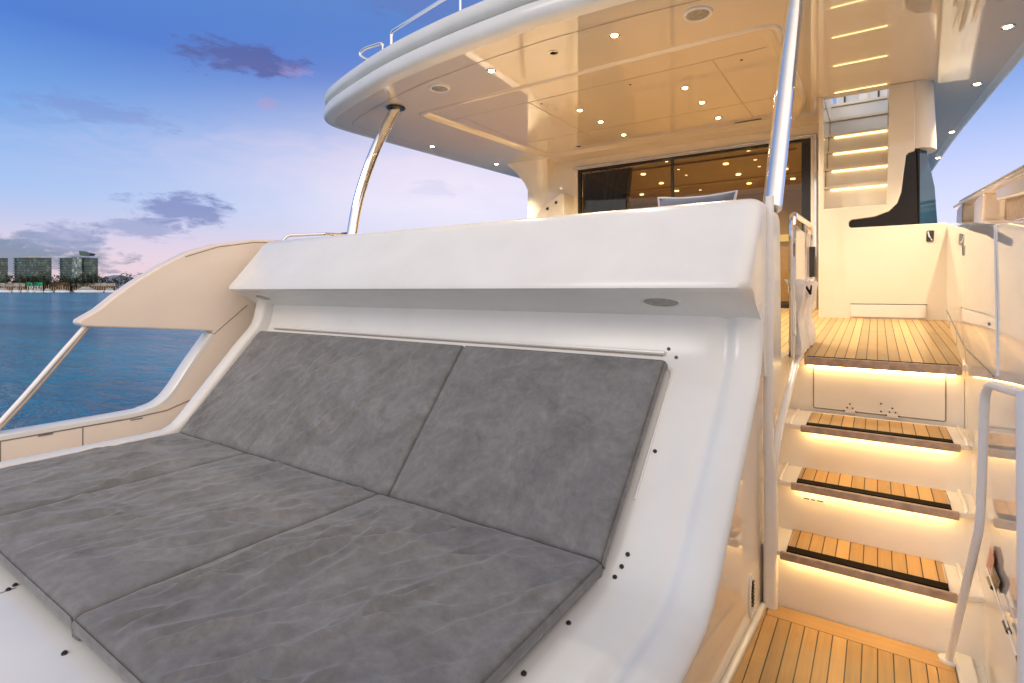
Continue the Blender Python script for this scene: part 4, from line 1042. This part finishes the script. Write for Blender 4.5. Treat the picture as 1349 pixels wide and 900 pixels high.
# pink band low down
u, v, cc = local_uv(560, 205, .55, .045)
r2 = t.math('ADD', t.math('MULTIPLY', u, u), t.math('MULTIPLY', v, v))
g = t.math('MULTIPLY', t.math('EXPONENT', t.math('MULTIPLY', r2, -1.2)), t.math('GREATER_THAN', cc, 0))
wn2 = t.noise(t.mapping(D, (4, 4, 16)), 2.4, 5, .6, .8)
g = t.math('MULTIPLY', g, t.math('MULTIPLY_ADD', wn2, 2.2, -.75, clamp=True))
col = t.mix(t.math('MULTIPLY', g, .5), col, (.86, .60, .66))
u, v, cc = local_uv(240, 350, .30, .055)
r2 = t.math('ADD', t.math('MULTIPLY', u, u), t.math('MULTIPLY', v, v))
g = t.math('MULTIPLY', t.math('EXPONENT', t.math('MULTIPLY', r2, -1.0)), t.math('GREATER_THAN', cc, 0))
col = t.mix(t.math('MULTIPLY', g, .75), col, (.70, .46, .60))
# small dusk clouds
cn = t.noise(t.mapping(D, (11, 11, 34)), 1.9, 7, .66, .4)
for px, py, wx, wy, st_, c in ((350, 88, .08, .010, .5, (.52, .28, .46)), (318, 76, .085, .022, .95, (.045, .04, .23)), (130, 146, .08, .016, .4, (.12, .12, .38)), (240, 278, .060, .024, .85, (.09, .075, .31)), (190, 300, .05, .016, .7, (.14, .13, .36)),
                         (20, 335, .105, .032, 1.0, (.04, .045, .20)), (85, 315, .05, .02, .7, (.15, .14, .38)), (352, 136, .018, .008, .5, (.42, .25, .42)), (620, 8, .2, .03, .55, (.09, .12, .38)), (570, 250, .05, .014, .4, (.55, .5, .66)),
                         (20, 150, .06, .012, .2, (.12, .16, .45))):
    u, v, cc = local_uv(px, py, wx, wy)
    r = t.math('SQRT', t.math('ADD', t.math('MULTIPLY', u, u), t.math('MULTIPLY', v, v)))
    mk = t.math('ADD', t.math('SUBTRACT', 1.0, r), t.math('MULTIPLY_ADD', cn, 3.4, -1.5))
    mk = t.math('MULTIPLY', t.math('MULTIPLY', mk, 1.6, clamp=True), t.math('GREATER_THAN', cc, 0))
    mk = t.math('MULTIPLY', mk, t.math('LESS_THAN', r, 2.5))
    col = t.mix(t.math('MULTIPLY', mk, st_), col, c)
wg = t.math('MAXIMUM', t.vdot(D, (.86, -.45, .25)), 0.0)  # warm sky glow added out of view to starboard, to light the port wing
wg = t.math('MULTIPLY', t.math('POWER', wg, 2.0), .9)
col = t.mix(wg, col, (2.5, 1.92, 1.48))
b2 = t.new('ShaderNodeBackground'); t.link(col, b2.inputs[0]); b2.inputs[1].default_value = .92
ad = t.new('ShaderNodeAddShader'); t.link(b1.outputs[0], ad.inputs[0]); t.link(b2.outputs[0], ad.inputs[1]); t.link(ad.outputs[0], out.inputs[0])

sl = bpy.data.lights.new('sun', 'SUN'); sl.energy = .62; sl.angle = R(18); sl.color = (1, .90, .80)
so = bpy.data.objects.new('sun', sl); COL.objects.link(so)
sd = V(math.sin(SUN_AZ) * math.cos(SUN_EL), math.cos(SUN_AZ) * math.cos(SUN_EL), math.sin(SUN_EL))
so.rotation_euler = (-sd).to_track_quat('-Z', 'Y').to_euler(); so.location = sd * 30

cam = bpy.data.cameras.new('camera'); cam.sensor_width = 36; cam.lens = 710 / 1349 * 36; cam.shift_x = 0; cam.shift_y = -67 / 1349
cam.clip_start = .02; cam.clip_end = 20000
co = bpy.data.objects.new('camera', cam); COL.objects.link(co); co.location = (0, 0, CZ); co.rotation_euler = (R(90), 0, TH); S.camera = co

S.render.engine = 'CYCLES'; S.cycles.use_denoising = True
S.cycles.max_bounces = 10; S.cycles.diffuse_bounces = 5; S.cycles.glossy_bounces = 4; S.cycles.transparent_max_bounces = 8
S.cycles.sample_clamp_indirect = 4.0; S.cycles.caustics_reflective = False; S.cycles.caustics_refractive = False
S.view_settings.view_transform = 'Standard'; S.view_settings.look = 'None'; S.view_settings.exposure = 0; S.view_settings.gamma = 1
